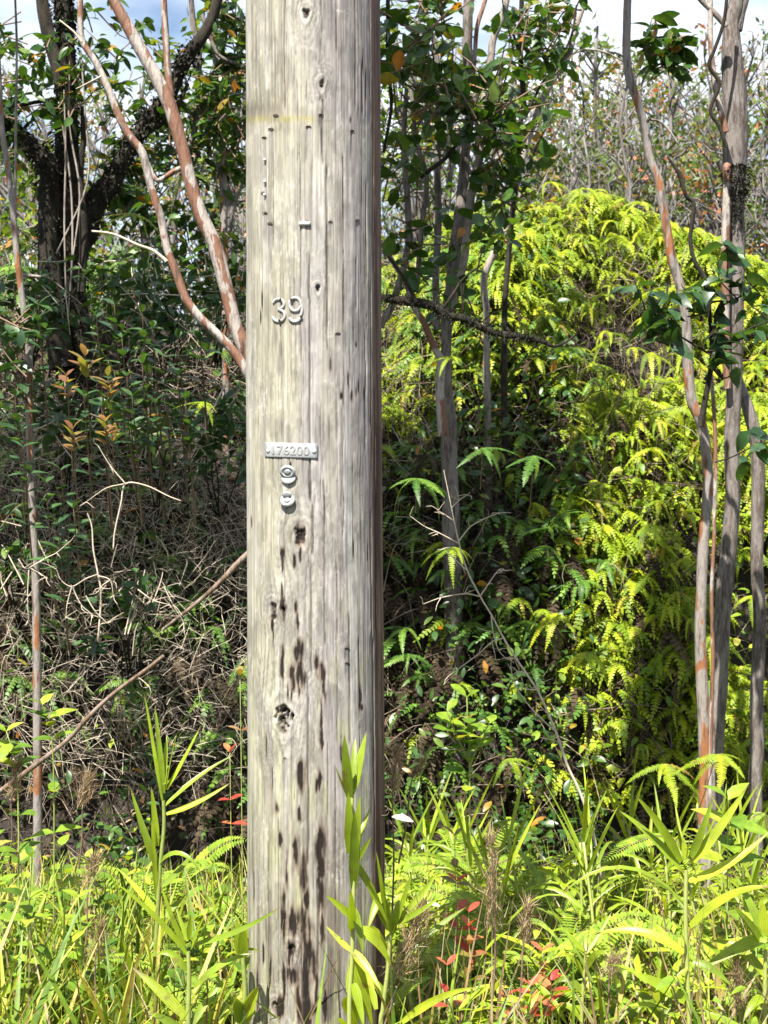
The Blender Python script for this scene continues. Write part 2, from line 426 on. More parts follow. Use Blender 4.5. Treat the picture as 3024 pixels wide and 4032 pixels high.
def pinna_tmpl(n=14, width=0.12, droop=0.5, gap=0.28, side=0.0, curl=0.25):
    """A comb-toothed fern leaflet: a thin midrib and n narrow lobes on either side, arching down."""
    V = []; Fq = []
    t = np.linspace(0, 1, n + 1)
    def mid(u):
        return np.array((u * (1 - 0.22 * droop * u), side * u * u, 0.12 * droop * u - droop * u ** 2.0 * 0.8))
    for i in range(n):
        a, b = mid(t[i]), mid(t[i + 1])
        tc = (t[i] + t[i + 1]) / 2
        w = width * (min(1, 0.45 + tc * 3.0) * (1 - tc ** 2.4) + 0.03)
        jit = rng.uniform(0.72, 1.12, 2)
        d = b - a
        for s in (1, -1):
            wj = w * jit[(s + 1) // 2]
            o = np.array((0.18 * wj, s * wj, -curl * wj * rng.uniform(0.6, 1.5)))
            k = len(V)
            V += [a, a + d * (1 - gap * 0.4), a + d * (0.72) + o, a + d * 0.28 + o]
            Fq.append((k, k + 1, k + 2, k + 3))
    return np.array(V), np.array(Fq)

LEAF = {
    'ellipse': leaf_tmpl(6, 0.22, 0.05, 0.2, 'ellipse'),
    'round': leaf_tmpl(8, 0.30, 0.06, 0.16, 'obovate', wave=0.08),
    'ovate': leaf_tmpl(5, 0.25, 0.06, 0.3, 'ovate'),
    'narrow': leaf_tmpl(5, 0.075, 0.03, 0.3, 'ellipse'),
    'blade': leaf_tmpl(5, 0.022, 0.006, 0.45, 'blade'),
    'blade_up': leaf_tmpl(4, 0.011, 0.006, 0.15, 'blade'),
    'cheap': (np.array([(0, 0, 0), (0.45, 0.24, 0.03), (1, 0, -0.12), (0.5, -0.24, 0.03)]), np.array([(0, 1, 2, 3)])),
}
PINNA = [pinna_tmpl(24, w_, d, 0.24, s, 0.3) for d, s, w_ in ((0.45, 0.0, .12), (0.7, 0.1, .10), (0.95, -0.1, .125), (0.3, -0.12, .11), (1.15, 0.16, .10), (0.6, -0.2, .13))]
PINNA_LO = [pinna_tmpl(10, w_, d, 0.26, s, 0.3) for d, s, w_ in ((0.45, 0.0, .12), (0.75, 0.12, .10), (1.0, -0.12, .125), (1.2, 0.2, .1), (0.6, -0.2, .13))]

# ------------------------------------------------------------------ terrain
def ridge_h(x):
    x = np.asarray(x, float)
    h = 2.55 + 0.5 * np.exp(-((x - 1.15) / 0.8) ** 2) + 0.12 * np.sin(x * 3.1 + 1) + 0.3 * sstep(-0.4, 0.4, x)
    return h - 0.27 * sstep(1.15, 1.9, x) - 0.2 * sstep(1.8, 3.0, x) + 0.28 * sstep(-0.2, -0.8, x)
TOE, RIDGE = 6.2, 8.4
def bank_t(x, t):
    """A point of the bank's face: t = 0 at its toe, 1 at its ridge."""
    y = TOE + (RIDGE - TOE) * t + 0.25 * (fbm(np.asarray(x) * 1.3 + 9, t * 2.0, 5, 3) - 0.5)
    z = (ridge_h(x) - 0.22) * np.clip(1.25 * t - 0.25 * t * t, 0, 1) ** 0.9
    return y, z
def ground_z(x, y):
    x = np.asarray(x, float); y = np.asarray(y, float)
    t = np.clip((y - TOE) / (RIDGE - TOE), 0, 1)
    z = (ridge_h(x) - 0.22) * np.clip(1.25 * t - 0.25 * t * t, 0, 1) ** 0.9
    back = sstep(RIDGE, RIDGE + 6, y)
    z = z * (1 - 0.55 * back)
    fade = 1 - sstep(7, 26, np.abs(x)) * 0.8
    return z * fade + 0.06 * (fbm(x * 1.5 + 3, y * 1.5, 11, 3) - 0.5)

def build_ground():
    xs = np.concatenate([np.linspace(-300, -12, 14), np.linspace(-11, 11, 120), np.linspace(12, 300, 14)])
    ys = np.concatenate([np.linspace(-200, -3, 10), np.linspace(-2, 5.9, 40), np.linspace(6, 9, 60), np.linspace(9.3, 30, 40), np.linspace(34, 600, 16)])
    X, Y = np.meshgrid(xs, ys)
    Z = ground_z(X, Y)
    V = np.stack([X, Y, Z], -1).reshape(-1, 3)
    nx, ny = len(xs), len(ys)
    i = np.arange(ny - 1)[:, None] * nx + np.arange(nx - 1)[None]
    Fq = np.stack([i, i + 1, i + nx + 1, i + nx], -1).reshape(-1, 4)
    o = link('ground', make_mesh('ground', V, [Fq], M['soil']))
    tag(o, 'dark leaf-littered ground rising into a steep bank behind the pole', None, None, 'structure')
build_ground()

# ------------------------------------------------------------------ utility pole
PX0, PY0, PR = -0.1635, 3.5, 0.159
def pole_axis(z): return PX0 - 0.0042 * (z - 1.5)

def pole_pt(px, py, off=0.0):
    """A point on the pole's surface seen at photograph pixel (px, py), lifted off it by off metres."""
    d = PY0 - PR
    for _ in range(6):
        z = CAM_Z - (py - 2016) / F * d
        s = ((px - 1512) / F * d - pole_axis(z)) / PR
        s = max(-0.999, min(0.999, s)); th = math.asin(s)
        d = PY0 - PR * math.cos(th)
    r = PR + off
    return np.array((pole_axis(z) + r * math.sin(th), PY0 - r * math.cos(th), z)), th

def build_pole():
    th = np.concatenate([np.linspace(-math.radians(97), math.radians(97), 250), np.linspace(math.radians(102), math.radians(258), 22)])
    zs = np.concatenate([np.linspace(-0.3, 0.22, 14), np.linspace(0.23, 2.72, 900), np.linspace(2.76, 7.4, 60)])
    TH, Z = np.meshgrid(th, zs)
    d = PY0 - PR * np.cos(TH)
    X = pole_axis(Z) + PR * np.sin(TH)
    px = 1512 + F * X / d; py = 2016 - F * (Z - CAM_Z) / d
    back = np.cos(TH) < -0.02
    s = PR * TH * 1665            # arc length in about photograph pixels
    s0 = s.copy()
    # knots push the grain aside
    knots = [(1205, 52, 14, 1.0), (1266, 328, 11, .9), (1181, 2105, 22, 1.1), (1252, 1135, 9, .7), (1076, 2395, 16, .8), (1115, 2400, 10, .6), (1117, 2818, 30, 1.2), (1150, 3740, 16, .7), (1085, 3960, 14, .6)]
    def arc(kx, ky):
        return PR * pole_pt(kx, ky)[1] * 1665
    sw = s.copy()
    for kx, ky, r, a in knots:
        ks = arc(kx, ky)
        g = np.exp(-((s - ks) / (r * 3.2)) ** 2 - ((py - ky) / (r * 6.5)) ** 2)
        sw = sw - a * 0.85 * (s - ks) * g + a * 10 * g * np.sin((py - ky) / (r * 2.2))
    wob = 16 * (fbm(s / 160, py / 700, 3, 3) - 0.5)
    g1 = fbm((sw + wob) / 22, py / 900, 21, 4)
    g2 = fbm((sw + wob) / 6.5, py / 420, 33, 3)
    g3 = fbm((sw + wob * 1.5) / 60, py / 1300, 41, 3)
    blot = fbm(s / 70, py / 120, 51, 4)
    blot2 = fbm(s / 120 + 5, py / 420, 61, 4)
    fine = vnoise(s / 2.2, py / 5.0, 71)
    col = np.zeros(px.shape + (3,))
    def mixc(c, m):
        nonlocal col
        m = np.clip(m, 0, 1)[..., None]
        col = col * (1 - m) + np.array(c) * m
    col[:] = (0.39, 0.372, 0.345)
    u = (px - 1240) / 265.0
    upper = sstep(495, 440, py)
    mixc((0.35, 0.315, 0.30), 0.75 * sstep(-0.35, 0.25, u + 0.7 * (blot2 - 0.5)))
    mixc((0.30, 0.27, 0.265), upper * 0.55 * sstep(-0.5, 0.1, u + 0.6 * (blot - 0.5)))
    # yellow algae film over the left half
    yel = sstep(0.1, -0.75, u + 1.0 * (blot2 - 0.5) + 0.25 * (g1 - 0.5))
    mixc((0.415, 0.39, 0.255), 0.62 * yel)
    mixc((0.44, 0.415, 0.315), 0.42 * sstep(0.45, 0.62, g3 + 0.3 * (blot - 0.5)) * (1 - upper * 0.5))
    # pale bleached streaks, darker grain lines
    mixc((0.55, 0.535, 0.50), 0.6 * sstep(0.56, 0.72, g1))
    mixc((0.24, 0.205, 0.18), 0.6 * sstep(0.46, 0.30, g2))
    mixc((0.56, 0.53, 0.45), 0.35 * sstep(0.58, 0.75, blot) * sstep(0.45, 0.6, g2))
    # green grey weathering towards the foot
    low = sstep(2700, 3900, py + 500 * (blot2 - 0.5))
    mixc((0.27, 0.255, 0.19), 0.55 * low)
    mixc((0.13, 0.10, 0.075), 0.7 * low * sstep(0.47, 0.36, g1))
    mixc((0.43, 0.43, 0.24), 0.6 * sstep(0.58, 0.72, fbm(s / 26, py / 240, 83, 3)) * sstep(1900, 3200, py))
    # edges of flaking grey skin
    iso = fbm(s / 40 + 0.4 * g1, py / 130, 201, 4)
    iso2 = fbm(s / 26 + 0.4 * g1, py / 75, 211, 4)
    edge = np.exp(-((iso - 0.5) / 0.012) ** 2) + 0.8 * np.exp(-((iso2 - 0.54) / 0.010) ** 2)
    zone = sstep(0.42, 0.58, fbm(s / 110, py / 260, 221, 3))
    mixc((0.58, 0.56, 0.50), 0.55 * edge * zone)
    mixc((0.30, 0.275, 0.255), 0.42 * sstep(0.5, 0.56, iso) * zone)
    mixc((0.33, 0.31, 0.22), 0.4 * sstep(0.54, 0.6, iso2) * zone * sstep(0.4, -0.3, u))
    # lichen line and stain where an old sign ended
    band = np.exp(-((py - 468 - 8 * (blot - 0.5)) / (11 + 14 * (blot - .4))) ** 2) * sstep(0.05, -0.12, u - 0.02)
    mixc((0.38, 0.34, 0.12), 0.8 * band * sstep(0.3, 0.6, fine * 0.5 + blot * 0.6))
    mixc((0.19, 0.165, 0.12), 0.75 * np.exp(-((py - 428) / 36) ** 2) * sstep(-0.42, -0.5, u + 0.3 * (blot - 0.5)) * sstep(0.3, 0.6, g2 * .6 + blot * .5))
    mixc((0.25, 0.22, 0.19), 0.5 * np.exp(-((py - 476) / 5) ** 2) * sstep(-0.1, 0.1, u) * sstep(0.45, 0.2, u))
    # reddish unweathered wood on the right flank
    fl = sstep(0.80, 0.90, u + 0.16 * (g1 - 0.5))
    mixc((0.17, 0.09, 0.065), 0.85 * fl)
    mixc((0.30, 0.19, 0.12), 0.7 * fl * sstep(0.52, 0.66, g2))
    mixc((0.05, 0.026, 0.02), 0.7 * fl * sstep(0.50, 0.38, g1))
    bk = np.cos(TH) < 0.25
    dep = np.zeros(px.shape)
    # knots
    for kx, ky, r, a in knots:
        ks = arc(kx, ky)
        dy_ = py - ky
        q = np.sqrt(((s - ks) / (r * (1 + 0.25 * np.tanh(-dy_ / 60)))) ** 2 + (dy_ / (r * np.where(dy_ > 0, 2.3, 1.4))) ** 2)
        q = q + 1.1 * (fbm(s / 13, py / 20, int(kx), 3) - 0.5)
        rg = 0.5 + 0.5 * np.sin(q * 6)
        halo = np.exp(-(q / 3.6) ** 2)
        mixc((0.52, 0.49, 0.45), 0.65 * halo * rg ** 2)
        mixc((0.22, 0.195, 0.18), 0.6 * halo * (1 - rg) ** 2)
        core = sstep(1.0, 0.55, q)
        mixc((0.05, 0.03, 0.022), 0.9 * core * sstep(0.2, 0.5, fbm(s / 7, py / 8, 5 + int(ky), 2)))
        dep += -0.006 * core * (0.4 + fine) + 0.0012 * np.exp(-((q - 1.7) / 0.7) ** 2)
    # creosote stains: (px, py, half width, half height)
    st = []
    for zx, zy, w, h in ((620, 455, 40, 70), (632, 615, 12, 60), (575, 690, 12, 45), (470, 620, 15, 40), (472, 700, 10, 70), (475, 1095, 20, 75), (462, 960, 8, 60), (590, 1085, 13, 50), (600, 1210, 14, 70), (600, 1470, 28, 90), (635, 1460, 14, 70), (555, 1660, 26, 60), (560, 1730, 18, 70), (618, 1650, 24, 110), (640, 1720, 24, 60), (470, 1570, 13, 110), (770, 1570, 14, 50), (805, 1650, 24, 60), (832, 1790, 11, 90), (1140, 1860, 14, 80), (1157, 1955, 14, 26), (400, 1165, 26, 16), (805, 2050, 9, 110), (615, 1790, 9, 50), (550, 1840, 6, 60), (520, 1820, 6, 50), (1210, 600, 7, 70), (205, 350, 7, 40), (1085, 560, 5, 70), (385, 1240, 12, 50), (390, 1340, 6, 80)):
        st.append((900 + zx / 2.211, 1900 + zy / 2.211, w / 2.211, h / 2.211))
    for zx, zy, w, h in ((560, 310, 22, 85), (700, 340, 9, 60), (675, 380, 9, 40), (375, 550, 13, 34), (550, 605, 14, 46), (400, 790, 14, 46), (525, 890, 18, 80), (705, 840, 27, 120), (712, 1000, 20, 90), (575, 1040, 24, 120), (605, 1255, 22, 60), (560, 1390, 34, 60), (575, 1450, 20, 60), (710, 1210, 20, 110), (490, 1440, 26, 100), (720, 1480, 14, 100), (275, 1670, 12, 60), (485, 1640, 24, 90), (605, 1620, 30, 170), (490, 1840, 36, 50), (600, 1890, 32, 140), (228, 1950, 12, 130), (540, 2060, 16, 100), (610, 2120, 44, 110), (400, 2080, 34, 60), (430, 1400, 16, 140), (712, 30, 12, 80), (870, 130, 10, 60), (205, 1150, 9, 110), (660, 1750, 12, 90), (295, 60, 6, 80), (430, 1900, 10, 120), (330, 1800, 8, 90), (680, 1980, 10, 120), (340, 330, 5, 70), (450, 1020, 9, 100), (740, 2080, 12, 100)):
        st.append((900 + zx / 1.954, 2900 + zy / 1.954, w / 1.954, h / 1.954))
    for cx, cy, w, h in ((1385, 1560, 6, 26), (1402, 1545, 4, 22), (1412, 1525, 5, 34), (1435, 1550, 5, 30), (1300, 1440, 5, 40), (1402, 1360, 6, 12), (1370, 1500, 5, 40), (1345, 1560, 8, 18), (1380, 470, 6, 18), (1030, 1180, 5, 50), (1025, 1240, 6, 40), (1430, 250, 4, 90), (1440, 330, 4, 80)):
        st.append((cx, cy, w * 0.62, h * 0.6))
    wx = 7 * (fbm(s / 16, py / 45, 91, 3) - 0.5) * 2
    stain = np.zeros(px.shape)
    streak = 0.65 * vnoise((s + wx * .6) / 7.0, py / 55, 191) + 0.35 * vnoise((s + wx * .6) / 3.2, py / 90, 192)
    for cx, cy, w, h in st:
        ks = arc(cx, cy)
        if abs(cy) > 5000: continue
        q = ((s - ks + wx * min(1.3, w / 7)) / (w * 1.35)) ** 2 + ((py - cy) / (h * 1.5)) ** 2
        k = np.exp(-(q ** 1.1) * 0.95)
        stain = np.maximum(stain, k * (0.22 + 1.25 * streak))
        dep -= 0.0022 * k * streak
    mixc((0.21, 0.14, 0.10), 0.6 * sstep(0.10, 0.36, stain))
    mixc((0.014, 0.009, 0.007), 0.97 * sstep(0.3, 0.62, stain))
    # long drying checks: (px, y0, y1, half width, depth mm)
    cr = [(1121, -50, 450, 1.9, 3), (1207, 100, 480, 1.2, 2), (1271, 372, 668, 2.1, 4), (1288, 640, 1400, 2.0, 4), (1219, 980, 2000, 2.1, 5), (1223, 1890, 1985, 2.4, 4), (1232, 1970, 2210, 2.2, 5), (1226, 2200, 2680, 2.0, 5), (1213, 2640, 3420, 2.2, 5), (1253, 3450, 3850, 2.6, 5), (1183, 490, 1450, 1.5, 3), (1352, 590, 1300, 1.7, 3), (1427, 230, 470, 2.4, 4), (1443, 700, 1120, 1.9, 3), (1325, -40, 225, 1.5, 3), (1400, -40, 450, 1.6, 3), (1140, 1000, 1900, 1.2, 2), (1185, 1290, 1700, 1.2, 2), (1352, 1500, 2100, 1.6, 3), (1402, 1000, 1240, 1.7, 3), (1440, 1290, 1800, 1.6, 3), (1461, 1100, 1700, 1.6, 3), (1278, 1880, 2560, 1.8, 4), (1327, 2200, 2950, 1.6, 3), (1375, 2400, 2950, 2.0, 4), (1413, 2500, 2790, 1.7, 3), (1022, 100, 700, 1.2, 2), (1080, 60, 420, 1.2, 2), (1172, 300, 640, 1.2, 2), (1075, 700, 1000, 1.4, 2), (1110, 1300, 2050, 1.2, 2), (1290, 2900, 3500, 1.6, 3), (1150, 2850, 3250, 1.4, 2), (1320, 3000, 3700, 1.5, 3), (1098, 3200, 3900, 1.8, 3), (1190, 3400, 4050, 2.0, 4), (1060, 3300, 4050, 1.6, 3), (1470, 300, 1100, 1.8, 3), (1478, 1500, 2500, 2.4, 4), (1470, 2500, 3400, 2.4, 4), (1462, 2000, 2600, 1.8, 3), (1300, 1500, 1880, 1.2, 2)]
    r2 = np.random.default_rng(5)
    for _ in range(80):
        y0 = r2.uniform(-100, 3900); cr.append((r2.uniform(985, 1490), y0, y0 + r2.uniform(90, 520), r2.uniform(0.7, 1.3), r2.uniform(0.7, 1.8)))
    wc = 12 * (fbm(py / 170, py * 0 + 2.5, 13, 3) - 0.5)
    plate = np.zeros(px.shape)
    for cx, y0, y1, w, dp in cr:
        ks = arc(cx, (y0 + y1) / 2)
        cen = ks + wc * (0.5 + 0.5 * math.sin(cx)) + 3 * (vnoise(py / 60, py * 0 + cx, 3) - 0.5)
        env = sstep(y0, y0 + 40, py) * sstep(y1, y1 - 40, py)
        q = np.exp(-((s - cen) / (w * 1.25)) ** 2) * env
        mixc((0.07, 0.05, 0.042), min(1.0, 0.40 + dp * 0.16) * q)
        dep -= 0.001 * dp * q
        plate += 0.0006 * np.sign(s - cen) * env * np.exp(-np.abs(s - cen) / 30)
    # grey runs under old staples
    for cx, y0, L, w in STAPLES:
        ks = arc(cx, y0)
        env = sstep(y0, y0 + 8, py) * sstep(y0 + L, y0 + L * 0.5, py)
        ins = sstep(w, w - 2.5, np.abs(s - ks))
        mixc((0.29, 0.27, 0.255), 0.75 * env * ins)
        mixc((0.10, 0.08, 0.07), 0.6 * env * np.exp(-((np.abs(s - ks) - w) / 1.6) ** 2))
        mixc((0.06, 0.045, 0.04), 0.9 * np.exp(-((py - y0) / 4.0) ** 2) * ins)
        dep -= 0.0012 * env * ins
    # the ragged hole
    ks = arc(1117, 2818)
    q = np.sqrt(((s - ks) / 46) ** 2 + ((py - 2818) / 38) ** 2) + 0.9 * (fbm(s / 8, py / 17, 99, 3) - 0.5)
    hole = sstep(1.0, 0.55, q)
    mixc((0.03, 0.025, 0.015), 0.95 * hole * sstep(0.40, 0.52, fbm(s / 7 + 3, py / 22, 98, 2)))
    dep -= 0.018 * hole * sstep(0.38, 0.54, fbm(s / 7 + 3, py / 22, 98, 2))
    lum = (col * np.array((.3, .5, .2))).sum(-1, keepdims=True)
    col = lum + (col - lum) * 1.0
    grit = fbm(s / 4.0, py / 26, 141, 3)
    hair = sstep(0.40, 0.27, vnoise(sw / 3.1 + wob / 5, py / 240, 151) * 0.6 + vnoise(sw / 1.7, py / 130, 152) * 0.4)
    patch_ = sstep(0.52, 0.62, fbm(s / 34, py / 95, 161, 4)) - sstep(0.48, 0.38, fbm(s / 30, py / 110, 171, 4))
    col = col * (0.60 * (0.86 + 0.28 * grit) * (1 - 0.27 * hair) * (1 + 0.2 * patch_))[..., None]
    dep -= 0.0007 * hair
    dep += 0.0016 * (g1 - 0.5) + 0.0012 * (g2 - 0.5) + plate + 0.004 * (fbm(s / 130, py / 500, 7, 2) - 0.5)
    vis = (py > -250) & (py < 4300) & (np.cos(TH) > -0.15)
    dep = np.where(vis, dep, 0.0015 * (g1 - 0.5))
    R = PR + dep + 0.004 * sstep(2.0, 0.2, Z) - 0.010 * sstep(2.7, 7.4, Z)
    V = np.stack([pole_axis(Z) + R * np.sin(TH), PY0 - R * np.cos(TH), Z], -1)
    nz, nt = px.shape
    i = np.arange(nz - 1)[:, None] * nt; j = np.arange(nt)[None]; j2 = (j + 1) % nt
    Fq = np.stack([i + j, i + j2, i + nt + j2, i + nt + j], -1).reshape(-1, 4)
    V = np.vstack([V.reshape(-1, 3), [[pole_axis(7.4), PY0, 7.43]]])
    colv = np.vstack([col.reshape(-1, 3), [[0.3, 0.28, 0.25]]])
    b = (nz - 1) * nt
    F3 = np.array([(b + k, b + (k + 1) % nt, len(V) - 1) for k in range(nt)])
    m, ntree, N, L = new_mat('weathered_wood')
    at = N.new('ShaderNodeAttribute'); at.attribute_name = 'wood'
    pb = N.new('ShaderNodeBsdfPrincipled'); pb.inputs['Roughness'].default_value = 0.82; pb.inputs['Specular IOR Level'].default_value = 0.2
    L.new(at.outputs['Color'], pb.inputs['Base Color'])
    geo = N.new('ShaderNodeNewGeometry')
    mp = N.new('ShaderNodeMapping'); mp.inputs['Scale'].default_value = (420, 420, 16)
    nzn = N.new('ShaderNodeTexNoise'); nzn.inputs['Scale'].default_value = 1; nzn.inputs['Detail'].default_value = 4
    L.new(geo.outputs['Position'], mp.inputs['Vector']); L.new(mp.outputs[0], nzn.inputs['Vector'])
    bp = N.new('ShaderNodeBump'); bp.inputs['Strength'].default_value = 0.5; bp.inputs['Distance'].default_value = 0.0012
    L.new(nzn.outputs['Fac'], bp.inputs['Height']); L.new(bp.outputs[0], pb.inputs['Normal'])
    out = N.new('ShaderNodeOutputMaterial'); L.new(pb.outputs[0], out.inputs['Surface'])
    return make_mesh('wooden_post', V, [Fq, F3], m, {'wood': colv})

def cz(zx, zy): return 900 + zx / 2.211, zy / 2.211
STAPLES = []
for zx, zy, L, w in ((370, 1120, 190, 9), (312, 1195, 300, 8), (412, 1000, 40, 9), (695, 1100, 150, 9), (805, 995, 60, 8), (1072, 1135, 140, 7), (318, 1850, 130, 8), (362, 1940, 120, 8), (688, 1930, 30, 9), (885, 1930, 90, 7), (1120, 1915, 150, 8), (300, 1675, 120, 6)):
    STAPLES.append((*cz(zx, zy), L, w))
STAPLES += [(900 + 950 / 2.211, 1000 + 690 / 2.211, 75, 9), (900 + 1028 / 2.211, 1900 + 1440 / 2.211, 60, 9), (900 + 1030 / 2.211, 1900 + 1570 / 2.211, 60, 9), (900 + 435 / 1.954, 2900 + 165 / 1.954, 130, 8)]

pole = empty('utility_pole', (PX0, PY0, 0), 'weathered grey wooden utility pole bearing the number 39 in the middle of the view', 'utility pole')
def to_pole(name, me, lab=None, parent=None):
    o = link(name, me, parent or pole)
    if parent is None:
        o.matrix_parent_inverse = Matrix.Translation(-Vector((PX0, PY0, 0)))
    if lab: o['label'] = lab
    return o
to_pole('wooden_post', build_pole())

def surf_tube(pts, r, off, name, mat, sides=8, sub=8):
    """A rod that follows the pole's surface through photograph pixels."""
    P = [pole_pt(x, y, off)[0] for x, y in pts]
    a = Acc(); tube(a, P, [r] * len(P), sides, sub, tint=0.4)
    st = P[0]
    return a, P

def rod_mesh(name, pts, r, off, mat, sides=8, sub=6, flat=1.0):
    P = np.array([pole_pt(x, y, off)[0] for x, y in pts])
    a = Acc(); tube(a, P, np.full(len(P), r), sides, sub, tint=0.4)
    # close the starting end
    V0 = a.V[0]; a.add(np.vstack([V0[:sides], P[0]]), None, [(k, sides, (k + 1) % sides) for k in range(sides)], 0.4)
    return a.mesh(name, M[mat])

def arcpts(cx, cy, rx, ry, a0, a1, n=9):
    return [(cx + rx * math.cos(math.radians(a)), cy - ry * math.sin(math.radians(a))) for a in np.linspace(a0, a1, n)]

# the two cast numerals
k = 0.6e-3
three = arcpts(1098, 1198, 21, 20, 165, -90, 10) + arcpts(1098, 1243, 24, 23, 80, -165, 12)
n3 = to_pole('numeral', rod_mesh('numeral_three', three, 0.0037, 0.0004, 'numal', 10, 4), 'small cast aluminium numeral 3')
nine = arcpts(1163, 1199, 22, 26, -10, -350, 16) + [(1188, 1205), (1190, 1225), (1184, 1246)] + arcpts(1162, 1246, 22, 21, -10, -160, 8)
n9 = to_pole('numeral', rod_mesh('numeral_nine', nine, 0.0040, 0.0004, 'numal', 10, 4), 'small cast aluminium numeral 9')
def disc_mesh(name, px, py, rx, ry, h, mat, tilt=0.0, rings=0, n=20, off=0.001):
    """A shallow dish on the pole: a rim, a raised middle, optional pressed rings."""
    c, th = pole_pt(px, py, off)
    out = np.array((math.sin(th), -math.cos(th), 0.0)); rt = np.array((math.cos(th), math.sin(th), 0.0)); up = np.array((0, 0, 1.0))
    up2 = up * math.cos(tilt) + out * math.sin(tilt); out2 = out * math.cos(tilt) - up * math.sin(tilt)
    prof = [(1.0, 0), (1.0, h)]
    if rings: prof += [(0.86, h * 1.0), (0.80, h * 2.0), (0.68, h * 2.0), (0.62, h), (0.4, h), (0.36, h * 2.2), (0.2, h * 2.4)]
    else: prof += [(0.85, h * 1.5), (0.5, h * 2.0)]
    V = []; Fq = []; a = np.linspace(0, 2 * np.pi, n, endpoint=False)
    for r, z in prof:
        for t in a:
            V.append(c + rt * (rx * 0.575e-3 * r * math.cos(t)) + up2 * (ry * 0.575e-3 * r * math.sin(t)) + out2 * z)
    for i in range(len(prof) - 1):
        for j in range(n):
            Fq.append((i * n + j, i * n + (j + 1) % n, (i + 1) * n + (j + 1) % n, (i + 1) * n + j))
    V.append(c + out2 * prof[-1][1] * 1.05); b = (len(prof) - 1) * n
    F3 = [(b + j, b + (j + 1) % n, len(V) - 1) for j in range(n)]
    return make_mesh(name, V, [np.array(Fq), np.array(F3)], M[mat], None, True)
for x, y, par in ((1108, 1179, n3), (1104, 1262, n3), (1149, 1180, n9), (1187, 1246, n9)):
    to_pole('nail', disc_mesh('numeral_nail', x, y, 5, 5, 0.0014, 'steel', off=0.0043), None, par)

# the stamped number plate
def plate_mesh(x0, x1, y0, y1, skew):
    V = []; n = 14
    for lay in (0.0012, 0.0032):
        for (yy, sk) in ((y0, 0), (y0 + 2.5, 0), (y1 - 2.5, skew), (y1, skew)):
            for i in range(n + 1):
                x = x0 + (x1 - x0) * i / n
                e = 0.0006 if yy in (y0, y1) or i in (0, n) else 0
                V.append(pole_pt(x, yy + (x - x0) / (x1 - x0) * 6 * 1.0, lay - (e if lay > 0.002 else 0))[0])
    Fq = []; w = n + 1
    for l in (0, 1):
        for r in range(3):
            for i in range(n):
                a = l * 4 * w + r * w + i
                q = (a, a + 1, a + w + 1, a + w)
                Fq.append(q if l else q[::-1])
    for i in range(n):
        Fq.append((i, i + 1, 4 * w + i + 1, 4 * w + i)); a = 3 * w + i
        Fq.append((a + 1, a, 4 * w + a, 4 * w + a + 1))
    for r in range(3):
        a = r * w; Fq.append((a + w, a, 4 * w + a, 4 * w + a + w)); a = r * w + n
        Fq.append((a, a + w, 4 * w + a + w, 4 * w + a))
    return make_mesh('number_plate', V, [np.array(Fq)], M['alu'], {'tint': np.full(len(V), 0.3)}, False)
plate = to_pole('number_plate', plate_mesh(1045, 1250, 1742, 1799, 0), 'pale metal plate stamped 176200')
fc = bpy.data.curves.new('stamped', 'FONT'); fc.body = '176200'; fc.size = 1.0; fc.extrude = 0.03; fc.bevel_depth = 0.025; fc.bevel_resolution = 1; fc.space_character = 1.12
fo = bpy.data.objects.new('stamped', fc); COL.objects.link(fo)
bpy.context.view_layer.update()
tm = bpy.data.meshes.new_from_object(fo.evaluated_get(bpy.context.evaluated_depsgraph_get()))
co = np.zeros(len(tm.vertices) * 3, np.float32); tm.vertices.foreach_get('co', co); co = co.reshape(-1, 3)
bpy.data.objects.remove(fo)
lo, hi = co.min(0), co.max(0)
nv = []
for v in co:
    x = 1076 + (v[0] - lo[0]) / (hi[0] - lo[0]) * 142
    y = 1790 - (v[1] - lo[1]) / (hi[1] - lo[1]) * 37 + (x - 1045) / 205 * 6 - 1.5
    nv.append(pole_pt(x, y, 0.0030 + (v[2] - lo[2]) / (hi[2] - lo[2]) * 0.0014)[0])
tm.vertices.foreach_set('co', np.array(nv, np.float32).ravel()); tm.update(); tm.name = 'stamped_digits'
tm.materials.clear(); tm.materials.append(M['numal'])
to_pole('stamped_digits', tm, 'raised digits 176200', plate)
for x, y in ((1060, 1774), (1236, 1776)):
    to_pole('nail', disc_mesh('plate_nail', x, y, 9, 9, 0.0011, 'nail', off=0.0034), None, plate)
# the two pairs of bent round tags below it
t1 = to_pole('round_tag', disc_mesh('round_tag_lower', 1137, 1884, 31, 23, 0.0014, 'alu', -0.25, 0, off=0.002), 'lower round aluminium tag of the overlapping pair')
t2 = to_pole('round_tag', disc_mesh('round_tag_upper', 1137, 1858, 34, 26, 0.0016, 'alu', 0.25, 1, off=0.006), 'dished round aluminium tag with pressed rings')
t3 = to_pole('round_tag', disc_mesh('round_tag_ridged', 1135, 1970, 32, 27, 0.0016, 'alu', -0.3, 1, off=0.005), 'lowest round aluminium tag with stepped ridges')
t4 = to_pole('round_tag', disc_mesh('round_tag_top', 1135, 1948, 20, 14, 0.0018, 'alu', 0.3, 0, off=0.006), 'small folded tag over the lowest round tag')
to_pole('nail', disc_mesh('loose_nail', 1144, 1824, 4, 7, 0.002, 'steel'))
for zx, zy in ((320, 1392), (320, 1582), (318, 1697)):
    to_pole('nail', disc_mesh('white_nail', *cz(zx, zy), 6.5, 6.5, 0.002, 'nail'), 'pale nail head')
for cx, y0, L, w in STAPLES:
    to_pole('staple', rod_mesh('staple', [(cx - w, y0 + 5), (cx - w, y0), (cx, y0 - 1), (cx + w, y0), (cx + w, y0 + 5)], 0.0009, 0.0012, 'steel', 5, 3))
cx, cy = cz(665, 1950)
clip = Acc()
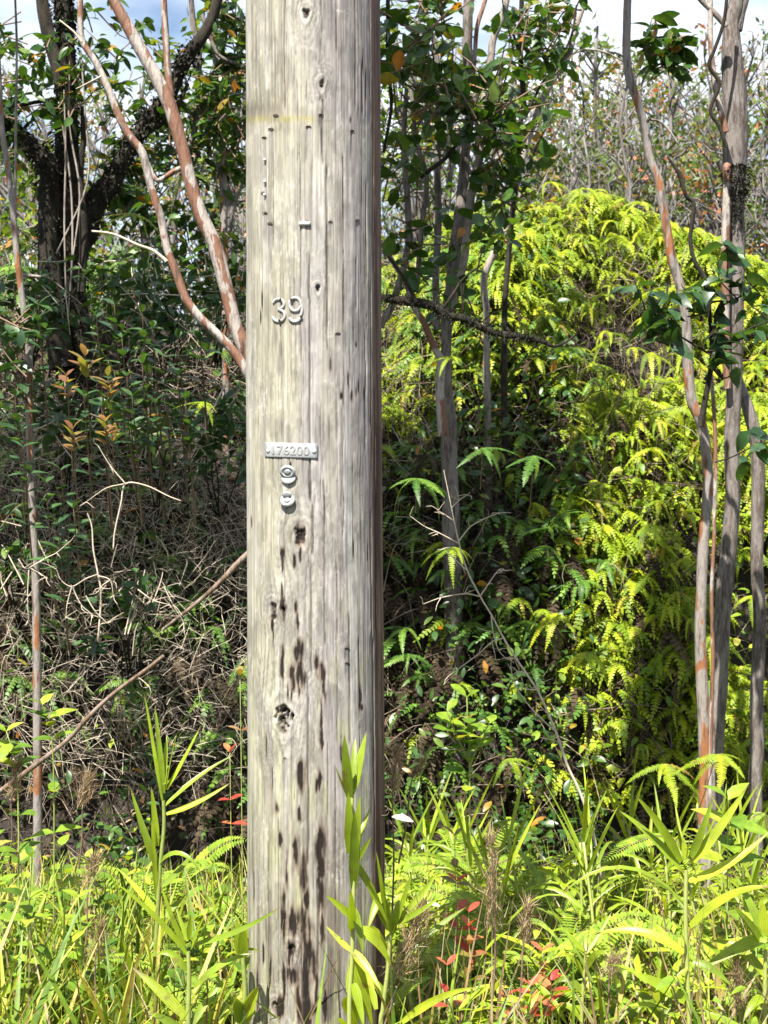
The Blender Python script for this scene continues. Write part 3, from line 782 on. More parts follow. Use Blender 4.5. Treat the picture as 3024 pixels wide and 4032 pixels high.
for o_ in (0.001, 0.006):
    for yy in (cy - 8, cy + 8):
        clip.add([pole_pt(x, yy, o_)[0] for x in (cx - 21, cx - 8, cx + 8, cx + 21)])
clip.add(np.zeros((0, 3)), [(4, 5, 1, 0)] if False else None)
clip.F4.append(np.array([(8, 9, 13, 12), (9, 10, 14, 13), (10, 11, 15, 14), (0, 1, 9, 8), (1, 2, 10, 9), (2, 3, 11, 10), (4, 12, 13, 5), (5, 13, 14, 6), (6, 14, 15, 7), (0, 8, 12, 4), (3, 7, 15, 11)]))
cm = make_mesh('white_clip', np.concatenate(clip.V), [clip.F4[0]], M['nail'], None, False)
to_pole('clip', cm, 'small white clip nailed across the pole')
for x, y in ((1497, 1400), (1494, 3208), (1494, 3905)):
    p, th = pole_pt(x, y, -0.004)
    a = Acc(); tube(a, [p, p + [0.012, -0.002, -0.002], p + [0.022, -0.004, 0.0], p + [0.026, -0.004, 0.007]], [0.0016, 0.0016, 0.0014, 0.001], 6, 3)
    to_pole('bent_nail', a.mesh('bent_nail', M['steel']))

# ------------------------------------------------------------------ trees
def limb(parent, name, pts, r, mat, Y, sides=10, rough=0.10, seed=0, base=None, label=None):
    """pts in photograph pixels at distance Y (or with their own), r in photograph pixels."""
    P = []; R = []
    rs = np.interp(np.linspace(0, 1, len(pts)), np.linspace(0, 1, len(r)), r)
    for p, q in zip(pts, rs):
        y = p[2] if len(p) > 2 else Y
        P.append(W(p[0], p[1], y)); R.append(q / F * y)
    a = Acc(); tube(a, P, R, sides, 5, rough, seed, 0.5)
    o = link(name, a.mesh(name, M[mat]), parent)
    o.matrix_parent_inverse = Matrix.Translation(-parent.location)
    if label: o['label'] = label
    return o

def leaves_obj(parent, name, P, size, mat, shape='ellipse', up=0.6, stuff=False, jitter=0.8):
    """One leafy part made of many leaf-shaped faces at points P."""
    n = len(P)
    d = rng.normal(size=(n, 3)); d[:, 2] = d[:, 2] * 0.5 - 0.25
    u = rng.normal(size=(n, 3)) * jitter; u[:, 2] = np.abs(u[:, 2]) + up
    R = frames(d, u) * (size * (0.65 + 0.7 * rng.random(n)))[:, None, None]
    a = Acc(); a.inst(LEAF[shape], R, P)
    o = link(name, a.mesh(name, M[mat]), parent)
    o.matrix_parent_inverse = Matrix.Translation(-parent.location)
    if stuff: o['kind'] = 'stuff'
    return o

def sprigs(c, r, n, per, spread):
    """Leaf positions gathered along short twigs inside an ellipsoid; returns points and twig lines."""
    c = np.asarray(c, float); r = np.asarray(r, float)
    pts = []; lines = []
    for _ in range(n):
        v = rng.normal(size=3); v /= np.linalg.norm(v); v *= rng.random() ** 0.4
        p = c + v * r
        d = norm(rng.normal(size=3) + np.array((0, 0, 0.5))) * spread * rng.uniform(0.6, 1.3)
        lines.append((p, p + d))
        for q in range(per):
            pts.append(p + d * rng.random() + rng.normal(size=3) * spread * 0.13)
    return np.array(pts), lines

def crown(tree, regions, size, mat, shape='ellipse', twigmat='stem_brown', name='crown', twigr=0.003):
    allp = []; a = Acc()
    for c, r, n, per, spread in regions:
        p, l = sprigs(c, r, n, per, spread)
        allp.append(p)
        for s, e in l:
            tube(a, [s - (e - s) * 0.6, (s + e) / 2 + rng.normal(size=3) * 0.01, e], [twigr * 1.3, twigr, twigr * 0.5], 4, 2)
    o = leaves_obj(tree, name, np.concatenate(allp), size, mat, shape)
    t = link('twigs', a.mesh('twigs', M[twigmat]), tree); t['kind'] = 'stuff'
    t.matrix_parent_inverse = Matrix.Translation(-tree.location)
    return o

def pxr(px, py, y, rx, ry, rd):
    return W(px, py, y), (rx / F * y, rd, ry / F * y)

def gpy(y, z=0.0): return 2016 + (CAM_Z - z) / y * F

# -- the black mossy tree, left
Y = 7.25
mt = empty('mossy_tree', W(300, gpy(Y), Y), 'black mossy many-limbed tree at the left edge of the thicket', 'tree')
limb(mt, 'trunk', [(300, gpy(Y) + 20), (300, 2700), (305, 2000), (300, 1600), (292, 1300), (265, 1145), (259, 964), (259, 784), (265, 603), (265, 422), (259, 241), (253, 90), (247, -60), (260, -600)], [58, 54, 50, 52, 58, 62, 54, 44, 40, 38, 34, 22], 'mossy', Y, 16, 0.34, 1)
limb(mt, 'limb', [(250, 1450), (200, 1145), (187, 784), (193, 680), (150, 600), (72, 530), (0, 452), (-200, 330)], [48, 42, 38, 36, 34, 30, 22], 'mossy', Y - 0.1, 12, 0.36, 2)
limb(mt, 'limb', [(270, 1250), (310, 980), (338, 904), (362, 814), (434, 723), (482, 621), (542, 530), (603, 446), (663, 386), (711, 271), (760, 190), (840, 60), (900, -200)], [40, 50, 52, 46, 36, 33, 30, 28, 26, 26, 22, 14], 'mossy', Y + 0.1, 12, 0.36, 3)
limb(mt, 'limb', [(262, 420), (225, 260), (190, 130), (165, 0), (120, -300)], [30, 28, 26, 22], 'mossy', Y - 0.05, 10, 0.2, 4)
limb(mt, 'branch', [(555, 542), (600, 500), (639, 482), (699, 416), (740, 330)], [14, 11, 8], 'mossy', Y + 0.1, 8, 0.25, 5)
limb(mt, 'branch', [(250, 385), (120, 405), (0, 425), (-100, 410)], [9, 8, 6], 'mossy', Y - 0.1, 7, 0.25, 6)
limb(mt, 'branch', [(320, 1150), (330, 900), (315, 700), (330, 540), (325, 420)], [18, 16, 14, 12, 8], 'mossy', Y - 0.15, 8, 0.25, 7)
crown(mt, [
    (*pxr(90, 400, Y - .2, 210, 250, .25), 26, 6, 0.15), (*pxr(60, 180, Y - .2, 160, 130, .2), 10, 6, 0.13),
    (*pxr(430, 330, Y + .3, 120, 150, .2), 10, 6, 0.13), (*pxr(620, 440, Y + .3, 230, 210, .3), 26, 7, 0.13), (*pxr(560, 700, Y + .4, 170, 180, .2), 18, 6, 0.13), (*pxr(620, 900, Y + .4, 220, 160, .3), 22, 6, 0.13), (*pxr(420, 100, Y + .2, 160, 130, .3), 9, 6, 0.13), (*pxr(200, 650, Y + .4, 220, 120, .3), 10, 6, 0.13),
    (*pxr(270, 330, Y - .2, 90, 150, .1), 12, 5, 0.12), (*pxr(480, 800, Y + .3, 120, 60, .2), 12, 6, 0.12),
    ((-2.3, 5.3, 4.5), (1.0, 0.85, 0.35), 420, 10, 0.22), ((-1.2, 5.2, 4.75), (0.8, 0.8, 0.3), 330, 10, 0.22),  # unseen leaf masses above the view, placed to shade the bank behind
], 0.075, 'glossy')

def shag(parent, pts, r, Y, n, size, mat='moss'):
    C = catmull(np.array([W(p[0], p[1], Y) for p in pts]), 8)
    rr = np.interp(np.linspace(0, 1, len(C)), np.linspace(0, 1, len(r)), r) / F * Y
    k = rng.integers(0, len(C), n); v = norm(rng.normal(size=(n, 3)))
    P = C[k] + v * (rr[k] * rng.uniform(0.85, 1.25, n))[:, None] + rng.normal(size=(n, 3)) * 0.012
    d = v + rng.normal(size=(n, 3)) * 0.7; d[:, 2] -= 0.5
    a = Acc(); a.inst(LEAF['cheap'], frames(d, (0.2, 0.1, 1)) * (size * rng.uniform(0.4, 1.4, n))[:, None, None], P)
    o = link('moss', a.mesh('moss', M[mat]), parent); o.matrix_parent_inverse = Matrix.Translation(-parent.location); o['kind'] = 'stuff'
shag(mt, [(300, 1600), (292, 1300), (265, 1145), (259, 964), (259, 784), (265, 603), (265, 422), (259, 241), (253, 90), (247, -60)], [52, 60, 56, 46, 40, 36], Y, 5200, 0.028)
shag(mt, [(250, 1450), (200, 1145), (187, 784), (193, 680), (150, 600), (72, 530), (0, 452)], [46, 40, 36, 32], Y - .1, 2400, 0.026)
shag(mt, [(338, 904), (362, 814), (434, 723), (482, 621), (542, 530), (603, 446), (663, 386), (711, 271), (760, 190)], [52, 40, 32, 28, 26], Y + .1, 2800, 0.026)
for q in range(4):
    x0 = rng.uniform(190, 330); y0 = rng.uniform(50, 500)
    limb(mt, 'vine', [(x0, y0), (x0 + rng.normal(0, 40), y0 + 250), (x0 + rng.normal(0, 50), y0 + 520), (x0 + rng.normal(0, 60), y0 + 800)], [3, 4, 4, 3], 'pale', Y - .22, 5, 0.1, q)

# -- orange-barked leaning tree, two stems meeting behind the pole
Y = 4.9
gt = empty('orange_barked_tree', W(1040, gpy(Y), Y), 'leaning tree of two smooth peeling orange stems that meet behind the pole', 'tree')
limb(gt, 'trunk', [(1050, gpy(Y) + 20), (1060, 2800), (1060, 2100), (1045, 1650), (1010, 1490), (976, 1400), (940, 1320), (922, 1266), (886, 1115), (844, 964), (790, 844), (747, 711), (723, 603), (681, 458), (639, 350), (542, 175), (446, 0), (380, -120), (250, -500)], [40, 38, 36, 34, 32, 30, 29, 28, 28, 28, 27, 26, 26, 27, 27, 24, 20, 18, 12], 'guava', Y, 12, 0.12, 11)
limb(gt, 'limb', [(1020, 1540), (989, 1495), (958, 1441), (922, 1387), (868, 1327), (802, 1266), (747, 1200), (723, 1157), (693, 1073), (657, 976), (633, 856), (591, 723), (561, 603), (506, 530), (464, 446), (422, 338), (374, 241), (322, 151), (316, 0), (300, -300)], [20, 20, 20, 19, 18, 18, 17, 17, 16, 15, 15, 16, 16, 15, 14, 13, 12, 12, 9], 'guava', Y - 0.05, 10, 0.12, 12)
limb(gt, 'branch', [(672, 380), (663, 300), (651, 120), (645, 0), (640, -250)], [17, 14, 14, 12, 9], 'guava', Y + 0.02, 8, 0.06, 13)
limb(gt, 'branch', [(735, 660), (690, 672), (627, 711), (605, 690), (585, 640)], [12, 11, 9, 6], 'guava', Y + 0.05, 8, 0.06, 14)
limb(gt, 'twig', [(655, 1030), (645, 1019), (600, 985), (542, 964), (446, 922), (362, 910)], [8, 7, 6, 5, 4], 'twig', Y - 0.1, 6, 0.1, 15)
limb(gt, 'twig', [(322, 165), (290, 125), (235, 80)], [5, 4, 3], 'twig', Y - 0.08, 6, 0.1, 16)
limb(gt, 'twig', [(400, 300), (360, 320), (300, 350)], [4, 3, 2], 'twig', Y - 0.08, 6, 0.1, 17)
crown(gt, [((-0.9, 5.0, 4.9), (0.75, 0.75, 0.3), 360, 10, 0.22), ((-0.5, 5.05, 4.6), (0.42, 0.75, 0.3), 150, 10, 0.22)], 0.08, 'glossy')  # crown wholly out of view, placed and sized to shade the hollow

# -- slim stems between the leaning tree and the pole
Y = 7.6
st = empty('slim_tree', W(840, gpy(Y), Y), 'slim grey-brown tree close beside the left edge of the pole', 'tree')
limb(st, 'trunk', [(890, gpy(Y)), (890, 1400), (880, 800), (874, 482), (868, 392), (856, 271), (832, 150), (826, 0), (820, -250)], [16, 15, 15, 14, 14, 13, 12, 10], 'guava_grey', Y, 9, 0.1, 21)
limb(st, 'branch', [(735, 640), (741, 585), (766, 512), (778, 362), (784, 187), (766, 120), (753, 0), (740, -200)], [9, 10, 12, 12, 12, 11, 10, 8], 'ohia', Y, 8, 0.12, 22)
limb(st, 'branch', [(795, 60), (820, 130), (856, 211), (904, 241), (975, 268)], [9, 9, 8, 8, 7], 'ohia', Y - .1, 7, 0.12, 23)
limb(st, 'branch', [(790, 200), (815, 150), (830, 90)], [8, 7, 6], 'ohia', Y, 7, 0.12, 24)
crown(st, [(*pxr(900, 130, Y, 100, 160, .3), 34, 6, 0.13), (*pxr(890, 500, Y, 120, 280, .3), 60, 7, 0.13), (*pxr(780, 620, Y + .2, 170, 160, .2), 22, 6, 0.13), (*pxr(840, 950, Y + .2, 170, 160, .2), 24, 6, 0.13)], 0.07, 'glossy')

# -- pale thin stem at the left border
Y = 5.6
pt = empty('pale_sapling', W(135, gpy(Y), Y), 'pale slender tree at the left border before the mossy trunk', 'tree')
limb(pt, 'trunk', [(150, gpy(Y)), (145, 2500), (133, 2104), (120, 1863), (115, 1622), (115, 1381), (100, 1266), (72, 1055), (54, 874), (36, 693), (12, 542), (-2, 344), (-20, -100)], [19, 17, 15, 14, 14, 14, 13, 13, 12, 12, 11, 10, 9], 'guava_grey', Y, 9, 0.08, 31)
limb(pt, 'branch', [(75, 1080), (100, 1085), (160, 1090)], [8, 8, 6], 'pale', Y + .05, 7, 0.15, 32)
limb(pt, 'branch', [(60, 900), (62, 500), (66, 200), (60, 0), (50, -200)], [6, 5, 5, 4], 'pale', Y + .3, 6, 0.1, 33)
crown(pt, [(*pxr(60, 1320, Y - .1, 90, 90, .15), 10, 5, 0.1), (*pxr(30, 1500, Y - .15, 70, 160, .15), 9, 4, 0.1)], 0.07, 'glossy2')

# -- the multi-stemmed group right of the pole
Y = 6.4
ct = empty('grey_clump_tree', W(1775, gpy(Y), Y), 'many-stemmed grey tree just right of the pole with broad dark leaves', 'tree')
limb(ct, 'trunk', [(1790, gpy(Y)), (1785, 2500), (1775, 2000), (1768, 1717), (1762, 1615), (1757, 1512), (1757, 1358), (1762, 1256), (1778, 1154), (1785, 1050), (1792, 973), (1809, 871), (1824, 717), (1834, 564), (1860, 410), (1855, 307), (1839, 205), (1844, 0), (1840, -250)], [40, 36, 34, 32, 30, 24, 20, 24, 27, 27, 26, 24, 22, 20, 18, 20, 21, 19, 14], 'ohia', Y, 14, 0.18, 41)
limb(ct, 'limb', [(1806, 1100), (1825, 1040), (1844, 871), (1862, 717), (1890, 615), (1896, 461), (1931, 240), (1942, 154), (1983, 51), (2005, -60)], [15, 16, 17, 17, 16, 14, 15, 15, 14, 12], 'pale', Y - .05, 9, 0.1, 42)
limb(ct, 'branch', [(1885, 690), (1901, 671), (1942, 640), (1983, 599), (2010, 570)], [10, 10, 9, 7], 'pale', Y - .05, 7, 0.1, 43)
limb(ct, 'branch', [(1862, 300), (1870, 215), (1880, 102), (1911, 0), (1930, -120)], [9, 9, 9, 8], 'guava', Y + .05, 7, 0.1, 44)
limb(ct, 'limb', [(1747, 1717), (1737, 1615), (1732, 1512), (1737, 1425), (1706, 1359), (1670, 1272), (1629, 1205), (1600, 1120), (1540, 1020), (1505, 960)], [22, 20, 18, 15, 14, 13, 12, 11, 9], 'guava', Y - .15, 9, 0.08, 45)
limb(ct, 'limb', [(1720, 1300), (1716, 1076), (1727, 871), (1722, 666), (1727, 410), (1715, 200), (1680, 60)], [13, 14, 14, 13, 12, 10, 8], 'ohia', Y + .1, 8, 0.1, 46)
limb(ct, 'branch', [(1655, 700), (1706, 661), (1757, 620), (1819, 543), (1875, 502), (1937, 481)], [8, 9, 8, 7, 6, 4], 'mossy', Y - .3, 7, 0.15, 47)
limb(ct, 'branch', [(1500, 1290), (1506, 1266), (1542, 1205), (1583, 1077), (1600, 1000), (1609, 922), (1604, 768), (1590, 560), (1600, 350)], [14, 14, 14, 14, 14, 13, 12, 8], 'ohia', Y - .2, 8, 0.12, 48)
limb(ct, 'branch', [(1527, -100), (1527, 100), (1527, 256), (1540, 420), (1510, 600)], [9, 8, 8, 6], 'mossy', Y - .3, 7, 0.15, 49)
limb(ct, 'branch', [(1640, 1150), (1660, 900), (1680, 700), (1640, 560), (1620, 300), (1650, 100), (1660, -60)], [11, 11, 10, 9, 8, 7], 'ohia', Y, 7, 0.12, 50)
crown(ct, [(*pxr(1620, 110, Y - .4, 190, 200, .25), 13, 5, 0.16), (*pxr(1650, 330, Y - .4, 210, 150, .25), 12, 5, 0.16), (*pxr(1850, 380, Y - .4, 230, 130, .25), 15, 5, 0.15), (*pxr(1980, 480, Y - .3, 150, 130, .2), 12, 5, 0.14),
           (*pxr(1560, 680, Y - .4, 110, 90, .15), 6, 4, 0.14), (*pxr(1700, 470, Y - .2, 230, 190, .3), 15, 5, 0.15), (*pxr(2060, 560, Y - .3, 90, 90, .15), 5, 5, 0.1), (*pxr(1990, 700, Y - .2, 100, 150, .15), 8, 5, 0.1), (*pxr(1860, 900, Y - .3, 200, 160, .15), 8, 4, 0.1), (*pxr(1620, 960, Y - .3, 130, 200, .15), 9, 4, 0.11), (*pxr(1760, 1200, Y - .3, 200, 160, .15), 8, 4, 0.1)], 0.078, 'glossy', 'round')
crown(ct, [(*pxr(2100, 90, Y - .2, 160, 120, .25), 13, 5, 0.13), (*pxr(2150, 200, Y - .2, 70, 90, .2), 7, 6, 0.12), (*pxr(1960, 760, Y - .1, 60, 160, .2), 14, 5, 0.11), (*pxr(1700, 20, Y - .2, 120, 60, .2), 10, 6, 0.12)], 0.07, 'glossy', name='crown')

Y = 7.0
dt = empty('pale_curved_tree', W(1930, gpy(Y), Y), 'pale thin tree sweeping up to the right from the dark hollow', 'tree')
limb(dt, 'trunk', [(1925, gpy(Y)), (1925, 2000), (1916, 1450), (1916, 1287), (1916, 1220), (1906, 1154), (1911, 1077), (1957, 973), (2008, 871), (2029, 743), (2060, 615), (2101, 487), (2142, 379), (2183, 307), (2239, 220), (2265, 118), (2300, 15), (2330, -100)], [15, 15, 14, 14, 14, 14, 14, 14, 14, 13, 13, 13, 12, 12, 11, 10, 9], 'pale', Y, 9, 0.1, 61)
limb(dt, 'branch', [(2239, 222), (2300, 195), (2380, 205), (2450, 240)], [5, 4, 4, 3], 'pale', Y, 6, 0.1, 62)
limb(dt, 'branch', [(2065, 470), (2131, 333), (2193, 256), (2250, 140), (2270, 20)], [6, 5, 5, 4], 'mossy', Y - .2, 6, 0.1, 63)
limb(dt, 'branch', [(2290, 40), (2230, 40), (2190, 90)], [4, 3, 3], 'mossy', Y - .1, 6, 0.1, 64)
crown(dt, [(*pxr(2190, 60, Y - .1, 120, 80, .2), 9, 5, 0.1), (*pxr(2210, 250, Y, 60, 60, .1), 3, 5, 0.1)], 0.075, 'glossy', 'round')

Y = 6.9
et = empty('black_stemmed_tree', W(2000, gpy(Y), Y), 'thin black-stemmed tree between the grey clump and the pale sweeping tree', 'tree')
limb(et, 'trunk', [(1990, gpy(Y)), (1990, 2000), (1985, 1300), (2000, 1050), (2019, 820), (2035, 700), (2044, 512), (2062, 410), (2049, 205), (2054, 0), (2060, -200)], [14, 13, 12, 11, 11, 11, 11, 11, 10, 8], 'mossy', Y, 8, 0.15, 71)
limb(et, 'branch', [(2049, 250), (2020, 130), (1975, 70)], [6, 5, 4], 'mossy', Y, 6, 0.15, 72)
crown(et, [(*pxr(2060, 200, Y, 90, 200, .2), 18, 6, 0.11)], 0.07, 'glossy')

ml = empty('mossy_branch', W(1552, 1179, 5.6), 'black moss-covered branch reaching right from behind the pole', 'branch')
limb(ml, 'stem', [(1480, 1165), (1552, 1179), (1629, 1190), (1706, 1205), (1757, 1241), (1834, 1256), (1911, 1297), (1988, 1318), (2065, 1328), (2142, 1348), (2183, 1364), (2234, 1343), (2290, 1302)], [14, 15, 16, 17, 16, 15, 14, 13, 11, 8, 6, 5, 3], 'mossy', 5.6, 9, 0.4, 81)
limb(ml, 'twig', [(1745, 1215), (1790, 1150), (1815, 1110), (1850, 1075), (1900, 1040)], [7, 6, 5, 4, 3], 'mossy', 5.6, 6, 0.2, 82)
limb(ml, 'twig', [(1815, 1110), (1820, 1180), (1826, 1230)], [4, 4, 3], 'mossy', 5.6, 6, 0.2, 83)
limb(ml, 'twig', [(1640, 1190), (1600, 1110), (1530, 1010)], [8, 7, 6], 'mossy', 5.58, 6, 0.2, 84)

shag(ml, [(1480, 1165), (1552, 1179), (1629, 1190), (1706, 1205), (1757, 1241), (1834, 1256), (1911, 1297), (1988, 1318), (2065, 1328), (2142, 1348)], [14, 17, 17, 15, 12, 7], 5.6, 3600, 0.010)

# -- right-hand trunks
Y = 5.4
r1 = empty('curved_orange_tree', W(2775, gpy(Y), Y), 'curving slim trunk with orange peeling patches, left of the stout grey trunk', 'tree')
limb(r1, 'trunk', [(2780, gpy(Y)), (2771, 3400), (2777, 3100), (2777, 2995), (2772, 2845), (2762, 2646), (2757, 2497), (2762, 2348), (2767, 2199), (2777, 2050), (2787, 1945), (2782, 1796), (2762, 1671), (2722, 1572), (2707, 1423), (2702, 1273), (2677, 1124), (2648, 1030), (2628, 920), (2608, 796), (2593, 711), (2558, 622), (2543, 522), (2518, 423), (2483, 323), (2468, 224), (2468, 99), (2471, 0), (2480, -150)], [28, 27, 26, 25, 24, 23, 22, 22, 21, 21, 21, 21, 21, 19, 19, 19, 18, 18, 17, 17, 16, 16, 17, 16, 15], 'guava_grey', Y, 12, 0.12, 91)
limb(r1, 'stub', [(2548, 480), (2556, 470), (2564, 466)], [6, 5, 3], 'mossy', Y - .04, 6, 0.1, 92)
limb(r1, 'branch', [(2560, 470), (2600, 480), (2640, 520), (2672, 570)], [5, 4, 3], 'pale', Y, 6, 0.1, 93)
limb(r1, 'branch', [(2480, 250), (2440, 215), (2400, 205)], [5, 4, 3], 'pale', Y, 6, 0.1, 94)
crown(r1, [(*pxr(2600, 190, Y + .1, 80, 60, .08), 9, 7, 0.07), (*pxr(2660, 230, Y + .1, 60, 60, .08), 6, 7, 0.07)], 0.075, 'glossy', 'ellipse')
lv = empty('hanging_liana', W(2800, gpy(5.25), 5.25), 'black woody liana climbing between the two right-hand trunks with blue-green leaves', 'vine')
limb(lv, 'stem', [(2790, gpy(5.25)), (2800, 2845), (2807, 2600), (2802, 2350), (2812, 2100), (2817, 1746), (2802, 1500), (2790, 1440)], [8, 8, 8, 8, 8, 8, 8], 'guava', 5.3, 7, 0.1, 101)
limb(lv, 'stem', [(2760, 1680), (2767, 1631), (2782, 1547), (2802, 1423), (2802, 1323), (2792, 1224), (2782, 1124), (2757, 1065), (2737, 1034), (2717, 945), (2732, 806), (2702, 771), (2672, 681), (2628, 617)], [12, 12, 11, 11, 10, 10, 12, 10, 9, 8, 9, 8, 8, 4], 'mossy', 5.25, 8, 0.2, 102)
limb(lv, 'twig', [(2792, 1393), (2717, 1348), (2667, 1318)], [5, 4, 3], 'mossy', 5.2, 6, 0.1, 103)
limb(lv, 'twig', [(2812, 1383), (2896, 1343), (3024, 1298), (3100, 1270)], [4, 4, 3], 'mossy', 5.15, 6, 0.1, 104)
limb(lv, 'twig', [(2802, 1323), (2836, 1214), (2921, 1164), (2996, 1109)], [5, 4, 3], 'mossy', 5.15, 6, 0.1, 105)
limb(lv, 'twig', [(2805, 1450), (2850, 1490), (2920, 1450)], [4, 3, 3], 'mossy', 5.15, 6, 0.1, 106)
limb(lv, 'twig', [(2815, 1820), (2880, 1800), (2960, 1760)], [4, 3, 3], 'mossy', 5.1, 6, 0.1, 107)
crown(lv, [(*pxr(2560, 1200, 5.15, 60, 60, .06), 4, 5, 0.07), (*pxr(2590, 1300, 5.15, 60, 60, .06), 5, 5, 0.07), (*pxr(2760, 1180, 5.15, 60, 80, .06), 4, 5, 0.08), (*pxr(2930, 1140, 5.1, 90, 60, .06), 4, 4, 0.08), (*pxr(2800, 1400, 5.15, 60, 120, .06), 4, 5, 0.08), (*pxr(2980, 1760, 5.0, 50, 40, .05), 3, 4, 0.07), (*pxr(3000, 1260, 5.1, 40, 40, .05), 2, 4, 0.07), (*pxr(2850, 1050, 5.1, 40, 50, .05), 2, 4, 0.08)], 0.085, 'glossy2', 'ovate', 'mossy', name='leaves', twigr=0.002)

Y = 5.7
r2t = empty('stout_grey_tree', W(2830, gpy(Y), Y), 'stout flaking grey trunk near the right border with a black moss clump', 'tree')
limb(r2t, 'trunk', [(2822, gpy(Y)), (2818, 3100), (2822, 2870), (2836, 2696), (2841, 2497), (2851, 2348), (2866, 2199), (2881, 2050), (2886, 1945), (2883, 1746), (2891, 1497), (2896, 1249), (2901, 1000), (2896, 845), (2894, 646), (2896, 497), (2893, 348), (2880, 199), (2880, 90), (2900, 0), (2915, -200)], [36, 33, 30, 30, 31, 31, 31, 30, 30, 30, 31, 31, 32, 36, 46, 50, 48, 42, 32, 28, 24], 'ohia', Y, 16, 0.17, 111)
limb(r2t, 'limb', [(2866, 1530), (2858, 1348), (2856, 1000), (2861, 800), (2862, 646)], [14, 16, 17, 16, 15], 'guava', Y - .05, 9, 0.08, 112)
limb(r2t, 'limb', [(2858, 520), (2841, 447), (2817, 348), (2800, 199), (2797, 60), (2795, -150)], [14, 12, 11, 11, 10], 'guava', Y - .1, 8, 0.08, 113)
limb(r2t, 'branch', [(2857, 104), (2851, 94), (2807, 45), (2757, -5), (2700, -80)], [12, 12, 12, 11], 'pale', Y - .1, 8, 0.08, 114)
limb(r2t, 'limb', [(2905, 120), (2921, 50), (2941, -20), (2970, -200)], [18, 15, 13, 11], 'ohia', Y, 8, 0.1, 115)
limb(r2t, 'branch', [(2861, 580), (2832, 497), (2797, 433), (2832, 333), (2792, 259), (2812, 199), (2846, 100), (2861, 0), (2865, -100)], [7, 8, 8, 8, 7, 7, 7], 'mossy', Y - .16, 7, 0.15, 116, label='black twisting dead branch')
# moss clump
mv = rng.normal(size=(2600, 3)); mv = norm(mv) * (rng.random((2600, 1)) ** 0.3)
mc = W(2900, 735, Y - 0.04)
mp_ = mc + mv * np.array((0.056, 0.055, 0.115)) * (1.0 + 0.25 * np.sin(mv[:, 2:3] * 5))
a = Acc()
d = mv + rng.normal(size=mv.shape) * 0.8; d[:, 2] -= 0.5
a.inst(LEAF['cheap'], frames(d, (0.2, 0.1, 1)) * (0.010 * (0.5 + rng.random(2600)))[:, None, None], mp_)
o = link('moss_clump', a.mesh('moss_clump', M['moss']), r2t); o.matrix_parent_inverse = Matrix.Translation(-r2t.location)

Y = 5.8
r3t = empty('leaning_grey_tree', W(2985, gpy(Y), Y), 'grey trunk at the right border kinking to the left above the ferns', 'tree')
limb(r3t, 'trunk', [(2975, gpy(Y)), (2975, 3100), (2981, 2945), (2981, 2696), (2991, 2448), (2981, 2249), (2983, 2094), (2986, 1900), (2984, 1776), (2970, 1696), (2946, 1610), (2921, 1535), (2905, 1480)], [28, 27, 27, 26, 26, 26, 26, 26, 27, 26, 24, 20, 14], 'ohia', Y, 14, 0.16, 121)

# -- thin trees far behind
far_h = []
def far_tree(seed):
    r = np.random.default_rng(seed)
    h = r.uniform(4.2, 6.2)
    t = bpy.data.objects.new('slender_tree', None); COL.objects.link(t)
    a = Acc(); b = Acc(); tips = []
    n = r.integers(1, 3)
    for s in range(n + 1):
        x = r.normal(0, 0.12); y = r.normal(0, 0.12); P = [(x * 0.3, y * 0.3, -0.3)]; lean = r.normal(0, 0.09, 2)
        hh = h * r.uniform(0.7, 1.0)
        for k in range(1, 8):
            f = k / 7
            P.append((x + lean[0] * f * hh + r.normal(0, 0.05), y + lean[1] * f * hh + r.normal(0, 0.05), f * hh))
        P = np.array(P)
        tube(a, P, np.linspace(r.uniform(0.035, 0.06), 0.012, 8), 6, 2, 0.1, seed)
        for k in range(2, 8):
            for _ in range(3):
                f = r.random(); p0 = P[k - 1] * (1 - f) + P[k] * f
                az = r.uniform(0, 6.28); L = r.uniform(0.35, 0.95)
                d = np.array((math.cos(az) * 0.55, math.sin(az) * 0.55, r.uniform(0.5, 1.1)))
                p1 = p0 + d * L * 0.5 + r.normal(0, 0.05, 3); p2 = p1 + (d + r.normal(0, 0.3, 3)) * L * 0.5
                tube(b, [p0, p1, p2], [0.013, 0.010, 0.005], 4, 2)
                tips += [p2, (p1 + p2) / 2]
                for _ in range(2):
                    p3 = p1 + (d + r.normal(0, 0.5, 3)) * L * 0.4
                    tube(b, [p1, (p1 + p3) / 2 + r.normal(0, 0.03, 3), p3], [0.008, 0.006, 0.004], 3, 2)
                    tips.append(p3)
    link('trunk', a.mesh('far_trunk', M['far_bark']), t)
    link('branches', b.mesh('far_branches', M['far_bark']), t)['kind'] = 'stuff'
    tips = np.array(tips); far_h.append(float(tips[:, 2].max()))
    leafy = tips[r.random(len(tips)) < 0.5]
    P = np.repeat(leafy, 7, 0) + r.normal(0, 0.07, (len(leafy) * 7, 3))
    n = len(P)
    l = Acc()
    tt = np.repeat(np.clip(r.random(len(leafy)) ** 1.3 * 0.95, 0, 1), 7)
    l.inst(LEAF['cheap'], frames(r.normal(size=(n, 3)), r.normal(size=(n, 3)) + [0, 0, 1]) * (0.09 * (0.6 + 0.7 * r.random(n)))[:, None, None], P, np.clip(tt + r.normal(0, 0.05, n), 0, 0.98))
    me = l.mesh('far_crown', M['far_own'])
    link('crown', me, t)
    return t
